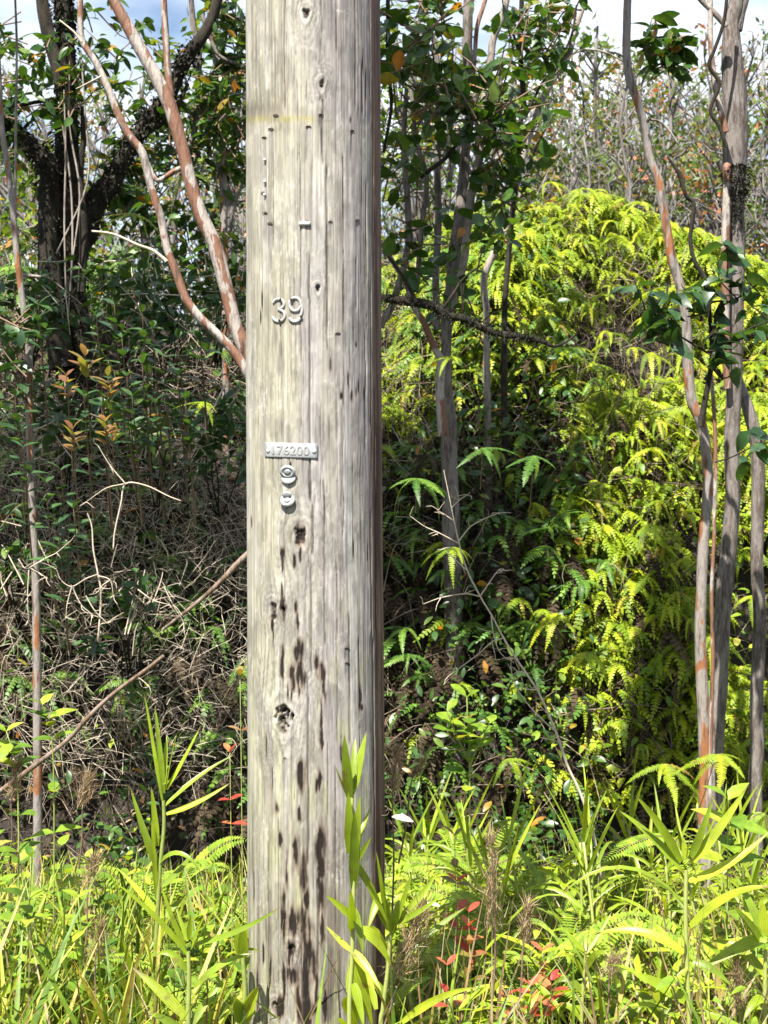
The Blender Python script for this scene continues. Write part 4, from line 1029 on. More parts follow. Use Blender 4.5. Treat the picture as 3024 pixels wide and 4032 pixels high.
# far crowns keep their own leaf tint (no object random), so copies stay mixed green and orange
M['far_own'] = leaf_mat('far_tree_leaf_mixed', [(0, (0.05, 0.09, 0.02)), (0.62, (0.09, 0.14, 0.025)), (0.8, (0.17, 0.18, 0.035)), (0.9, (0.3, 0.15, 0.04)), (1, (0.34, 0.10, 0.06))], 0.35, 0.5, 0.3)
protos = [far_tree(100 + i) for i in range(6)]
def place_word(px):
    for lim, w in ((420, 'seen past the mossy trunk'), (960, 'seen between the leaning orange stems'), (1500, 'hidden mostly by the pole'), (1900, 'seen through the grey clump'), (2200, 'seen past the pale sweeping stem'), (2480, 'in the open gap left of the curved trunk'), (2780, 'in the gap between the two right-hand trunks')):
        if px < lim: return w
    return 'right of the stout grey trunk'
spots = []
for i in range(46):
    y = rng.uniform(12.0, 25); spots.append((rng.uniform(-0.29, 0.29) * y, y))
for i in range(44):
    y = rng.uniform(11.5, 22); spots.append((rng.uniform(0.10, 0.29) * y, y))
for i, (x, y) in enumerate(spots):
    t = protos[i] if i < 6 else copy_tree(protos[i % 6])
    gz = float(ground_z(x, y)) - 0.05
    t.location = (x, y, gz)
    t.rotation_euler = (0, 0, rng.uniform(0, 6.28))
    px = 1512 + x / y * F
    top = CAM_Z + (2016 - (rng.uniform(130, 430) if px > 1500 else rng.uniform(150, 650))) / F * y
    s = max(0.35, min(1.3, (top - gz) / far_h[i % 6])); t.scale = (s * 1.1, s * 1.1, s)
    tag(t, 'thin sparse tree far back, ' + place_word(px), 'tree', 'slender trees behind the fern bank')

# -- bushy trees just behind the ridge
for px, py, y, rx, ry, n, lab in ((560, 560, 9.6, 330, 330, 36, 'bushy small-leaved tree behind the ridge, left of the leaning orange stems'), (880, 420, 9.2, 260, 420, 62, 'bushy small-leaved tree behind the ridge against the left edge of the pole'), (140, 760, 9.8, 300, 260, 26, 'bushy small-leaved tree behind the ridge at the left border'), (1640, 420, 9.4, 250, 430, 85, 'bushy small-leaved tree behind the ridge against the right edge of the pole'), (1960, 520, 10.0, 260, 330, 55, 'bushy small-leaved tree behind the ridge past the grey clump'), (330, 1010, 9.0, 330, 160, 50, 'low bushy tree on the ridge beyond the mossy trunk')):
    bx = W(px, py, y); gz = float(ground_z(bx[0], y)) - 0.05
    bt = empty('bushy_tree', (bx[0], y, gz), lab, 'tree')
    bpy_ = gpy(y, gz)
    limb(bt, 'trunk', [(px, bpy_), (px + 20, (bpy_ + py) / 2), (px - 15, py), (px + 10, py - ry * 0.8)], [16, 14, 11, 5], 'far_bark', y, 8, 0.15, int(px))
    for q in range(5):
        a_ = rng.uniform(-1.2, 1.2); f_ = rng.uniform(0.2, 0.9)
        q0 = (px + 5, bpy_ * (1 - f_) + py * f_); q2 = (px + rx * math.sin(a_), py - ry * 0.7 * math.cos(a_))
        limb(bt, 'branch', [q0, ((q0[0] + q2[0]) / 2 + 20 * math.sin(a_), (q0[1] + q2[1]) / 2), q2], [9, 7, 3], 'far_bark', y, 6, 0.15, int(px) + q)
    crown(bt, [(*pxr(px, py, y, rx, ry, .5), n, 11, 0.2)], 0.075, 'bushy', 'cheap', 'far_bark', twigr=0.004)

# ------------------------------------------------------------------ the fern bank
def rand_bank(n, x0, x1, t0=0.0, t1=1.0):
    x = rng.uniform(x0, x1, n); t = rng.uniform(t0, t1, n)
    y, z = bank_t(x, t)
    return x, t, np.stack([x, y, z], -1)

def fern_mass(name, n, x0, x1, t0, t1, mat, size, label, lo=True, thr=0.0, outset=(0.0, 0.35), dens=None, droopy=0.0):
    x, t, P = rand_bank(n, x0, x1, t0, t1)
    if dens is not None:
        keep = rng.random(n) < dens(x, t)
        x, t, P = x[keep], t[keep], P[keep]
    n = len(P)
    tier = fbm(x * 1.7 + 3, t * 4.2, 55, 2)
    off = rng.uniform(*outset, n) * 0.5 + 0.75 * np.clip(tier - 0.3, 0, 1)
    keep = (tier + rng.normal(0, 0.07, n)) > 0.44
    x, t, P, off = x[keep], t[keep], P[keep], off[keep]; n = len(P)
    P = P + np.stack([np.zeros(n), -0.75 * off, 0.65 * off], -1)
    a = Acc()
    tm = PINNA_LO if lo else PINNA
    npin = 5
    az0 = rng.uniform(0, 6.28, n)
    tilt = rng.normal(0, 0.25, (n, 2))
    for q in range(npin):
        az = az0 + (q - 2) * 0.75 + rng.normal(0, 0.15, n)
        # fronds lean out of the bank, towards the open side
        d = np.stack([np.cos(az), np.sin(az) - 0.45, -0.15 - droopy + 0.15 * rng.normal(size=n)], -1)
        R = frames(d, np.stack([tilt[:, 0], tilt[:, 1] - 0.3, np.ones(n)], -1))
        L = size * rng.uniform(0.65, 1.25, n)
        k = rng.integers(0, len(tm), n)
        for v in range(len(tm)):
            s = k == v
            if s.any(): a.inst(tm[v], R[s] * L[s][:, None, None], P[s])
    o = link(name, a.mesh(name, M[mat]))
    return tag(o, label, 'ferns', None, 'stuff')

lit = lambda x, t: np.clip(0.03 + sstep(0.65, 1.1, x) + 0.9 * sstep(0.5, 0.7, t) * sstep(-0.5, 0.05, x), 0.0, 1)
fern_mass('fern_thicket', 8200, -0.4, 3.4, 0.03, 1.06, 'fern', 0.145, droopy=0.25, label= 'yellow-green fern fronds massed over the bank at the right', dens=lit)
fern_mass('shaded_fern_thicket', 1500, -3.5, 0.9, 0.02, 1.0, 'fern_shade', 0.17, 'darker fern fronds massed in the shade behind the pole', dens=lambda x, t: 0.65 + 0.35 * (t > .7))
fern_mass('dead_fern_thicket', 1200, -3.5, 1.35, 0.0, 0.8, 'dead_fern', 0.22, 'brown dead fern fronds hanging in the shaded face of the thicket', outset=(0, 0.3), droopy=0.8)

# tangle of wiry stems
def tangle(name, n, x0, x1, t0, t1, mat, L, r, label, outset=(0.0, 0.4), vert=0.5):
    x, t, P = rand_bank(n, x0, x1, t0, t1)
    a = Acc()
    for i in range(n):
        o_ = rng.uniform(*outset)
        p = P[i] + np.array((0, -0.75 * o_, 0.6 * o_))
        d = norm(rng.normal(size=3) * np.array((1, 0.5, 1)) + np.array((0, -0.2, vert * rng.choice([-1, 1]))))
        l = L * rng.uniform(0.4, 1.3); b = rng.normal(size=3) * 0.22 * l
        q = rng.uniform(0.6, 1.4) * r
        tube(a, [p, p + d * l * 0.35 + b * 0.6, p + d * l * 0.7 + b + [0, 0, -0.05 * l], p + d * l + b * 0.3 - [0, 0, 0.16 * l]], [q, q * 0.9, q * 0.7, q * 0.4], 3, 2, cap=False)
    return tag(link(name, a.mesh(name, M[mat])), label, 'undergrowth', None, 'stuff')
tangle('dry_tangle', 7500, -3.6, 1.3, 0.0, 0.95, 'tangle', 0.34, 0.0021, 'brown wiry dead stems tangled over the shaded bank')
tangle('grey_twig_tangle', 1500, -3.0, 0.2, 0.3, 0.95, 'twig', 0.2, 0.0011, 'fine grey dead twigs through the upper left thicket', (0.2, 0.6), 0.5)
tangle('dry_stems', 700, 0.9, 3.6, 0.0, 0.95, 'tangle', 0.4, 0.0025, 'brown wiry stems among the sunlit ferns', (0.0, 0.25))
tangle('pale_twig_tangle', 3400, -2.2, -0.35, 0.03, 0.45, 'twig', 0.15, 0.0011, 'pale dry twigs tangled low in the thicket at the left', (0.35, 0.75), 0.3)

# small leaves scattered in the shaded thicket
def leaf_scatter(name, n, x0, x1, t0, t1, mat, size, shape, label, outset=(0.0, 0.5)):
    x, t, P = rand_bank(n, x0, x1, t0, t1)
    cl = fbm(P[:, 0] * 3 + 2, P[:, 2] * 3, 77, 2) > 0.45
    P = P[cl]; n = len(P)
    o_ = rng.uniform(*outset, n)
    P = P + np.stack([rng.normal(0, .03, n), -0.75 * o_, 0.6 * o_], -1)
    d = rng.normal(size=(n, 3)); d[:, 1] -= 0.4; d[:, 2] = d[:, 2] * 0.5 - 0.2
    u = rng.normal(size=(n, 3)) * 0.5; u[:, 2] += 1; u[:, 1] -= 0.3
    a = Acc(); a.inst(LEAF[shape], frames(d, u) * (size * (0.6 + 0.8 * rng.random(n)))[:, None, None], P)
    return tag(link(name, a.mesh(name, M[mat])), label, 'undergrowth', None, 'stuff')
leaf_scatter('thicket_leaves', 10500, -3.5, 0.9, 0.22, 1.0, 'glossy', 0.058, 'ellipse', 'small glossy dark leaves through the shaded thicket')
leaf_scatter('low_thicket_leaves', 6500, -3.5, 0.9, -0.12, 0.32, 'glossy', 0.05, 'ellipse', 'small dark leaves low along the foot of the thicket', (0.0, 0.55))
leaf_scatter('thicket_bright_leaves', 1300, -3.5, 1.0, 0.0, 1.0, 'herb', 0.04, 'ellipse', 'small yellow-green leaves flecked through the shaded thicket')
leaf_scatter('bank_leaves', 2600, 0.5, 3.5, 0.0, 0.55, 'herb', 0.05, 'ovate', 'light green rounded leaves low among the sunlit ferns', (0.1, 0.45))

# single fern fronds in front
pin_me = {}
for key in ('fern', 'fern_shade', 'dead_fern'):
    pin_me[key] = [make_mesh('pinna', v, [f], M[key], {'tint': np.full(len(v), 0.0)}) for v, f in PINNA]
def fern_proto(r, mat, stemm):
    t = bpy.data.objects.new('fern_frond', None); COL.objects.link(t)
    a = Acc(); s = r.uniform(0.18, 0.34)
    tube(a, [(0, 0.12, -s), (0, 0.05, -s * 0.5), (0, 0, -0.02), (0, -0.03, 0)], [0.0022, 0.002, 0.0017, 0.0012], 5, 3)
    link('stipe', a.mesh('stipe', M[stemm]), t)
    npin = int(r.integers(4, 7)); az0 = -math.pi / 2 + r.normal(0, 0.3)
    for q in range(npin):
        az = az0 + (q - (npin - 1) / 2) * r.uniform(0.55, 0.85)
        d = np.array([[math.cos(az), math.sin(az), r.uniform(-0.35, 0.1)]])
        R = frames(d, np.array([[r.normal(0, .15), -0.15, 1]]))[0]
        L = r.uniform(0.11, 0.23)
        link('pinna', pin_me[mat][int(r.integers(0, 6))], t, mat4(R, (0, -0.03, 0), L))
    return t
def fern_word(px):
    for lim, w in ((520, 'below the mossy trunk'), (1000, 'left of the pole'), (1520, 'behind the pole'), (1850, 'by the grey clump'), (2120, 'past the pale sweeping stem'), (2420, 'on the open slope'), (2720, 'by the curved trunk'), (2920, 'by the stout trunk')):
        if px < lim: return w
    return 'at the right border'
def scatter_ferns(n, x0, x1, t0, t1, mat, stemm, label, group, seed, dens=None, outset=(0.22, 0.5)):
    r = np.random.default_rng(seed)
    ps = [fern_proto(r, mat, stemm) for _ in range(7)]
    k = 0
    while k < n:
        x = r.uniform(x0, x1); t = r.uniform(t0, t1)
        if dens is not None and r.random() > dens(x, t): continue
        y, z = bank_t(x, t); o_ = r.uniform(*outset)
        f = ps[k] if k < 7 else copy_tree(ps[k % 7])
        f.location = (x, float(y) - 0.75 * o_, float(z) + 0.6 * o_)
        f.rotation_euler = (r.normal(0, 0.2), r.normal(0, 0.2), r.normal(0, 0.7))
        s = r.uniform(0.6, 1.05); f.scale = (s, s, s)
        yy = float(y) - 0.75 * o_
        row = ('low on the bank', 'halfway up the bank', 'high on the bank', 'on the crest of the bank')[min(3, int(t * 4))]
        tag(f, label + ' ' + row + ', ' + fern_word(1512 + x / yy * F), 'fern', group)
        k += 1
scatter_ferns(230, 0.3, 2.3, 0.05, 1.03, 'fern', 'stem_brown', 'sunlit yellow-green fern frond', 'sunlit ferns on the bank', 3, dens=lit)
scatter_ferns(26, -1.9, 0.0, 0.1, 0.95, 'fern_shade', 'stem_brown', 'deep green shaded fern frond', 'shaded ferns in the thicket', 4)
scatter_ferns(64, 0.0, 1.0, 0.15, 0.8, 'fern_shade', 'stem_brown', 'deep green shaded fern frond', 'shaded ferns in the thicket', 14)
scatter_ferns(8, 0.0, 0.85, 0.15, 0.6, 'dead_fern', 'stem_brown', 'brown withered fern frond', 'withered ferns in the hollow', 5)

# fern fronds placed one by one (photograph pixel of the fork, distance, scale)
def hero_fern(px, py, y, s, mat, label, seed, rot=0.0):
    r = np.random.default_rng(seed)
    f = fern_proto(r, mat, 'stem_brown')
    f.location = Vector([float(v) for v in W(px, py, y)]); s *= 0.82; f.scale = (s, s, s); f.rotation_euler = (0.15, 0, rot)
    tag(f, label, 'fern')
hero_fern(1790, 2150, 5.55, 0.9, 'fern', 'lone green fern frond hanging behind the pale dead twig', 51)
hero_fern(2100, 1790, 5.5, 1.1, 'fern_shade', 'large dark green fern frond below the mossy branch tip', 52)
hero_fern(1640, 1880, 5.5, 1.0, 'fern_shade', 'dark green fern frond close to the right flank of the pole at tag height', 53)
hero_fern(1900, 1760, 5.6, 1.0, 'fern_shade', 'dark green fern frond in front of the lower grey clump stems', 54)
hero_fern(2820, 2960, 4.7, 1.05, 'fern', 'bright fern frond spreading across the foot of the right-hand trunks', 55, 0.3)
hero_fern(2620, 3000, 4.8, 1.0, 'fern', 'bright toothed fern frond left of the foot of the right-hand trunks', 56, -0.4)
hero_fern(2310, 2560, 5.6, 1.05, 'fern', 'glossy light green fern frond at the edge of the dark hollow', 57)
hero_fern(1780, 1400, 5.7, 0.9, 'fern', 'lime green fern frond hanging just under the mossy branch', 58)
hero_fern(2000, 2980, 5.2, 0.85, 'fern', 'green fern frond low in the dark hollow right of the pole', 59)
hero_fern(530, 840, 6.0, 1.0, 'fern', 'bright fern frond between the mossy limb and the leaning orange stems', 60)
hero_fern(760, 690, 5.6, 0.9, 'fern', 'pale lit fern frond touching the thicker leaning orange stem', 61)
hero_fern(800, 1580, 5.8, 0.8, 'fern', 'green fern frond under the crossing of the orange stems', 62)

# ------------------------------------------------------------------ shrubs, saplings and dead wood
def leafy_plant(name, label, cat, base, stems, leaf_mat_, shape, size, group=None, stem_m='stem_brown', stem_r=0.004, opposite=True, span=0.72, lift=0.35, mesh_cache={}):
    """stems: lists of world points; leaves sit along each in opposite pairs, each leaf a part."""
    t = empty(name, base, label, cat, group)
    key = (shape, leaf_mat_)
    if key not in mesh_cache:
        v, f = LEAF[shape]
        mesh_cache[key] = make_mesh('leaf', v, [f], M[leaf_mat_], {'tint': np.zeros(len(v))})
    me = mesh_cache[key]
    b = np.asarray(base, float)
    for P, n, sz in stems:
        P = np.asarray(P, float) - b
        a = Acc(); C = catmull(P, 6); tube(a, P, np.linspace(stem_r, stem_r * 0.45, len(P)), 6, 4)
        link('stem', a.mesh('stem', M[stem_m]), t)
        az = rng.uniform(0, 6.28)
        for k in range(n):
            f = 1 - k / max(n, 1) * span
            i = min(len(C) - 1, int(f * (len(C) - 1)))
            az += 1.57 + rng.normal(0, 0.25)
            for s in ((0, math.pi) if opposite else (rng.uniform(0, 6.28),)):
                up_ = lift + 0.55 if k == 0 else lift + rng.normal(0, 0.2)
                d = np.array([[math.cos(az + s), math.sin(az + s), up_ + rng.normal(0, 0.15)]])
                R = frames(d, np.array([[0.0, -0.3, 1.0]]))[0]
                link('leaf', me, t, mat4(R, C[i], sz * size * rng.uniform(0.75, 1.2) * (0.75 if k == 0 else 1)))
    return t
def stem_px(pts, y): return [W(px, py, y + (j * 0.0)) for j, (px, py) in enumerate(pts)]

# copper-leaved shrub at the left
for (px, py, lab) in ((335, 1400, 'shrub shoot with copper and yellow young leaves, topmost at the left'), (262, 1480, 'shrub shoot with orange tip leaves left of the topmost copper shoot'), (425, 1480, 'short shrub shoot with yellow and orange leaves right of the topmost copper shoot'), (285, 1690, 'shrub shoot with yellow and pink young leaves, lower left'), (415, 1660, 'shrub shoot with orange young leaves beside the lower yellow one')):
    y = 5.1
    leafy_plant('copper_shoot', lab, 'shrub shoot', W(px + 30, py + 420, y + .25), [([W(px + 30, py + 420, y + .25), W(px + 12, py + 180, y + .1), W(px, py, y)], 5, 0.8)], 'copper', 'ellipse', 0.08, None, 'stem_brown', 0.0025, span=0.24, lift=0.75)
for i, (px, py) in enumerate(((150, 1200), (560, 1230), (700, 1330), (780, 1240), (400, 1600), (600, 1290), (500, 1480), (730, 1570), (330, 1560), (480, 1330), (560, 1430), (640, 1400), (520, 1560), (610, 1580), (700, 1480), (90, 1760), (180, 1900), (240, 1850), (230, 2060), (290, 2000), (380, 1250), (450, 1200), (60, 1560))):
    y = 5.3
    leafy_plant('dark_shoot', 'dark green oval-leaved shoot ' + ('at the left border' if px < 200 else 'before the mossy trunk' if px < 420 else 'between the mossy trunk and the orange stems' if px < 650 else 'below the meeting orange stems') + (', upper' if py < 1400 else ', lower'), 'shrub shoot', W(px + 40, py + 500, y + .3), [([W(px + 40, py + 500, y + .3), W(px + 18, py + 220, y + .12), W(px, py, y)], 7, 1.0)], 'glossy2', 'ellipse', 0.075, 'dark shoots in the left thicket')
for i, (px, py, y, rx, ry, lab) in enumerate(((120, 1180, 6.6, 170, 170, 'dark leafy shrub bulging out of the thicket at the left border'), (490, 1150, 6.9, 160, 130, 'dark leafy shrub beside the mossy trunk, topmost of the left thicket'), (640, 1200, 6.6, 150, 170, 'dark leafy shrub under the thinner orange stem'), (860, 1120, 6.8, 130, 170, 'dark leafy shrub under the thicker orange stem'), (260, 1620, 6.2, 190, 170, 'dark leafy shrub halfway down the left thicket'), (620, 1680, 6.1, 190, 190, 'dark leafy shrub in the middle of the left thicket'), (860, 1700, 6.2, 130, 200, 'dark leafy shrub close to the left edge of the pole'), (60, 2100, 5.9, 130, 240, 'grey-twigged shrub low at the left border'), (520, 2420, 5.8, 220, 140, 'low grey-twigged shrub under the left thicket'))):
    b = W(px, py, y); gz = float(ground_z(b[0], min(y + 0.4, 6.9)))
    sh = empty('thicket_shrub', (b[0], y + .3, max(0, gz - .1)), lab, 'shrub')
    for q in range(5):
        limb(sh, 'branch', [(px + rng.normal(0, 20), min(gpy(y, gz), py + 330), y + .5), (px + rng.normal(0, 50), py + ry * 0.8, y + .12), (px + rng.normal(0, rx * .6), py - ry * rng.uniform(0, .8))], [3.5, 3, 1.6], 'mossy', y, 6, 0.15, 300 + i * 7 + q)
    crown(sh, [(*pxr(px, py, y, rx, ry, .22), 30 if py < 1500 else 22 if py < 2000 else 8, 8, 0.13)], 0.06, 'glossy' if i % 2 else 'glossy2', 'ellipse', 'twig', twigr=0.0022)
y = 5.3
leafy_plant('round_leaved_sapling', 'light green sapling of rounded leaves standing in the dark hollow', 'sapling', W(1850, 3300, y), [([W(1850, 3300, y), W(1848, 3000, y), W(1838, 2745, y)], 8, 1.1), ([W(1848, 3000, y), W(1800, 2900, y - .05), W(1760, 2800, y - .08)], 4, 0.95), ([W(1848, 3020, y), W(1890, 2920, y - .05), W(1925, 2850, y - .05)], 4, 0.95)], 'herb', 'round', 0.082, None, 'stem_green', 0.004)

def twig_thing(name, label, cat, main, r0, branches, y, mat='twig', fine=0):
    t = empty(name, W(*main[-1], y), label, cat)
    limb(t, 'stem', [(*p, y) for p in main], [q * 0.62 for q in r0], mat, y, 7, 0.1, 5)
    for b in branches:
        limb(t, 'twig', [(*p, y - 0.01) for p in b], [2.8, 2.2, 1.2], mat, y, 5, 0.1, 6)
        for _ in range(fine):
            i = rng.integers(1, len(b)); p = np.array(b[i], float)
            q = p + rng.normal(0, 26, 2); q2 = q + rng.normal(0, 18, 2)
            limb(t, 'twig', [(*p, y - .01), (*((p + q) / 2 + rng.normal(0, 4, 2)), y - .02), (*q, y - .03)], [1.7, 1.3, 0.8], mat, y, 4, 0.1, 7)
    return t
def c5(l): return [(1450 + a / 1.952, 2000 + b / 1.952) for a, b in l]
twig_thing('dead_twig', 'long pale dead branching twig leaning across the dark hollow right of the pole', 'twig',
    [(1747, 1850)] + c5([(640, 0), (660, 100), (700, 280), (760, 480), (860, 680), (950, 830), (1040, 1000), (1130, 1150), (1220, 1280), (1310, 1420), (1400, 1620), (1470, 1800), (1530, 1980)]) + [(2285, 3124), (2334, 3273), (2369, 3460)], [2.5, 4, 5, 6, 7, 8, 9, 9],
    [c5(l) for l in ([(690, 270), (540, 190), (430, 140), (320, 60)], [(700, 250), (780, 150), (880, 90), (1000, 40)], [(760, 480), (660, 390), (590, 310)], [(860, 680), (920, 590), (1000, 480), (1040, 470)], [(860, 680), (740, 660), (560, 690), (420, 740)], [(945, 830), (960, 960), (1000, 1090), (1060, 1160)], [(1040, 1000), (950, 1030), (850, 1120), (730, 1210), (610, 1300), (580, 1360)], [(1215, 1270), (1150, 1260), (1090, 1300)], [(1300, 1400), (1250, 1395), (1200, 1390)], [(1430, 1710), (1280, 1570), (1150, 1400), (1100, 1250), (1100, 1150)], [(640, 0), (700, -60), (760, -100)], [(660, 100), (600, 60), (540, 20)])], 4.6, fine=5)
def c6(l): return [(a / 1.659, 1200 + b / 1.659) for a, b in l]
twig_thing('pale_dead_branchlet', 'pale forked dead branchlet low in the thicket at the left', 'twig', c6([(640, 1760), (610, 1600), (600, 1450), (570, 1360)])[::-1] + c6([(660, 1900), (640, 2200)]), [3, 5, 6, 6],
    [c6(l) for l in ([(640, 1760), (560, 1790), (470, 1840), (400, 1800), (370, 1730)], [(640, 1770), (720, 1800), (740, 1900)], [(720, 1800), (660, 1850), (660, 1980)], [(470, 1840), (440, 1950), (430, 2040)], [(470, 1840), (530, 1960), (600, 2020)], [(560, 1900), (620, 2000), (700, 2080)], [(1070, 1840), (1130, 1960), (1200, 2080), (1180, 2160)], [(900, 1860), (1000, 1930), (1110, 1960)], [(190, 1720), (290, 1660), (370, 1620), (440, 1560)], [(190, 1720), (180, 1900), (185, 2060)], [(190, 1720), (250, 1750), (300, 1780)], [(120, 1660), (160, 1720), (190, 1720)])], 4.9, fine=5)
twig_thing('arching_twig', 'thin grey twig arching over in the middle of the left thicket', 'twig', c6([(1180, 1280), (1100, 1250), (950, 1180), (820, 1170), (790, 1300), (750, 1480), (740, 1600)]), [3, 4, 5, 5, 5],
    [c6(l) for l in ([(820, 1170), (720, 1050), (640, 920)], [(810, 1170), (690, 1200), (560, 1290)])], 5.0, fine=2)
lg = empty('leaning_dead_branch', W(0, 3110, 4.9), 'brown dead branch leaning diagonally low at the left', 'branch')
limb(lg, 'stem', [(-60, 3160), (132, 3019), (263, 2916), (346, 2825), (450, 2729), (582, 2632), (644, 2583)], [10, 10, 9, 9, 8, 8], 'deadwood', 4.9, 8, 0.12, 131)
lg2 = empty('leaning_dead_branch', W(1010, 2150, 5.3), 'brown dead branch slanting out from behind the left edge of the pole', 'branch')
limb(lg2, 'stem', [(640, 2480), (780, 2370), (874, 2285), (930, 2225), (983, 2175), (1060, 2100)], [6, 9, 12, 12, 13], 'deadwood', 5.3, 8, 0.12, 132)

# ------------------------------------------------------------------ strap-leaved plants
def strap(base, tip, sag, width, rows=9):
    """A long pointed blade from base to tip, arched by sag, folded along its midrib."""
    base = np.asarray(base, float); tip = np.asarray(tip, float)
    t = np.linspace(0, 1, rows)
    C = base[None] * (1 - t[:, None]) + tip[None] * t[:, None] + np.outer(4 * t * (1 - t), sag)
    T = norm(np.gradient(C, axis=0))
    view = norm(-C + np.array((0, 0, CAM_Z)))
    side = norm(np.cross(T, norm(np.array((0.0, -0.75, 0.65)))[None] + 0.25 * rng.normal(size=3)))
    nrm = np.cross(side, T)
    w = width * np.clip(np.minimum(0.5 + 2.2 * t, 1.0) * (1 - t ** 2.0) ** 0.85, 0.015, 1)
    V = np.stack([C + side * w[:, None] + nrm * (w * 0.35)[:, None], C, C - side * w[:, None] + nrm * (w * 0.35)[:, None]], 1).reshape(-1, 3)
    Fq = []
    for i in range(rows - 1):
        a = i * 3; Fq += [(a, a + 1, a + 4, a + 3), (a + 1, a + 2, a + 5, a + 4)]
    return V, np.array(Fq)

def strap_attrs(v):
    r = len(v) // 3
    return {'tint': np.zeros(len(v)), 'across': np.tile([1.0, 0.0, -1.0], r), 'along': np.repeat(np.linspace(0, 1, r), 3)}

def strap_plant(label, y, stem, leaves, conv, r=7, group=None):
    """stem and leaves in a zoomed view's coordinates turned to photograph pixels by conv."""
    s = [conv(p) for p in stem]
    b = W(*s[-1], y); b = np.array((b[0], y, 0.0))
    t = empty('strap_leaved_plant', b, label, 'plant', group)
    P = [W(*p, y) - b for p in s] + [np.array((0.0, 0, -0.02))]
    a = Acc(); tube(a, P, np.linspace(r * 0.8, r * 1.15, len(P)) / F * y, 8, 5, 0.05, 3)
    link('stem', a.mesh('stem', M['stem_green']), t)
    for q in leaves:
        bx, by, tx, ty = q[:4]
        wd = (q[4] if len(q) > 4 else 20)
        arch = q[5] if len(q) > 5 else 0.06
        dy = q[6] if len(q) > 6 else rng.uniform(-0.08, 0.08)
        B = W(*conv((bx, by)), y) - b; T_ = W(*conv((tx, ty)), y + dy) - b
        L = np.linalg.norm(T_ - B)
        v, f = strap(B, T_, np.array((0, -0.02 * L, arch * L)), wd / F * y / 2 * 1.05)
        link('leaf', make_mesh('strap_leaf', v, [f], M['orchid'], strap_attrs(v)), t)
    return t
cv7 = lambda p: (p[0] / 1.444, 2500 + p[1] / 1.444)
cv4 = lambda p: (900 + p[0] / 1.954, 2900 + p[1] / 1.954)
cvm = lambda p: (1450 + p[0] / 1.952, 2950 + p[1] / 1.952)
cv8 = lambda p: (2200 + p[0] / 2.013, 2950 + p[1] / 2.013)
strap_plant('tall strap-leaved plant with an upright tuft, left of the pole', 3.75, [(930, 940), (932, 1100), (912, 1300), (900, 1500), (890, 1700), (878, 1900), (862, 2100), (860, 2260)], [
    (925, 940, 820, 330, 22), (930, 900, 880, 400, 24), (935, 850, 950, 560, 20), (945, 880, 1010, 550, 24), (950, 880, 1145, 510, 24, -0.03), (940, 970, 1335, 680, 24, 0.05), (945, 1020, 1310, 840, 26, -0.05), (910, 1350, 740, 860, 34, -0.05), (895, 1200, 860, 860, 26), (890, 1500, 860, 1040, 20),
    (905, 1300, 1155, 1370, 26, 0.32), (920, 1430, 1115, 1215, 30, -0.08), (930, 1640, 660, 1320, 28, 0.05), (905, 1610, 1060, 1470, 30, -0.05), (880, 1960, 825, 1640, 34), (850, 2140, 690, 1700, 40, -0.04), (930, 1620, 880, 1330, 20), (830, 2250, 650, 1900, 36), (880, 1830, 960, 1600, 26), (860, 2100, 990, 1830, 26)], cv7, 9)
strap_plant('strap-leaved plant in front at the lower left, one leaf crossing the pole edge', 3.2, [(1070, 1800), (1075, 1950), (1072, 2100), (1070, 2300)], [
    (1060, 1810, 655, 1410, 26, 0.06), (1050, 1770, 905, 1390, 22, -0.04), (1065, 1740, 1000, 1550, 18), (1075, 1730, 1085, 1590, 22), (1085, 1790, 1330, 1320, 24, -0.06), (1095, 1770, 1170, 1590, 20), (1110, 1760, 1600, 1545, 30, -0.05), (1060, 1910, 880, 1830, 30, 0.3), (1110, 2000, 1440, 1810, 34, 0.10), (1060, 2180, 750, 1890, 46, 0.04), (1070, 2250, 1280, 1950, 34, 0.05), (1060, 2290, 840, 2150, 40, 0.1), (1070, 2290, 1240, 2130, 30, .1)], cv7, 10)
strap_plant('bright strap-leaved plant standing against the front of the pole', 3.12, [(950, 430), (955, 800), (962, 1150), (957, 1400), (950, 1700), (932, 2000), (930, 2300)], [
    (930, 470, 890, -15, 44, 0.02), (948, 450, 1062, -40, 50, -0.03), (955, 400, 975, 10, 30), (922, 500, 820, 225, 24, -0.03), (930, 900, 920, 420, 40), (960, 1170, 968, 560, 46), (975, 1000, 1010, 450, 34), (975, 830, 1092, 540, 24, -0.04), (982, 960, 1100, 765, 24, -0.03), (925, 930, 1240, 1480, 36, 0.08), (945, 1390, 745, 1220, 30, 0.03), (945, 1650, 748, 1455, 24, -0.02), (955, 1310, 1035, 1680, 40, 0.04), (990, 1500, 1258, 1775, 50, 0.22), (955, 1650, 1180, 1965, 40, 0.05), (955, 1700, 1110, 2250, 60, 0.05), (925, 2000, 985, 2270, 70, 0.05), (925, 2280, 832, 2168, 30, 0.1), (945, 1500, 935, 1180, 40), (935, 2000, 950, 1700, 40), (960, 1900, 1040, 2240, 40, .05)], cv4, 9)
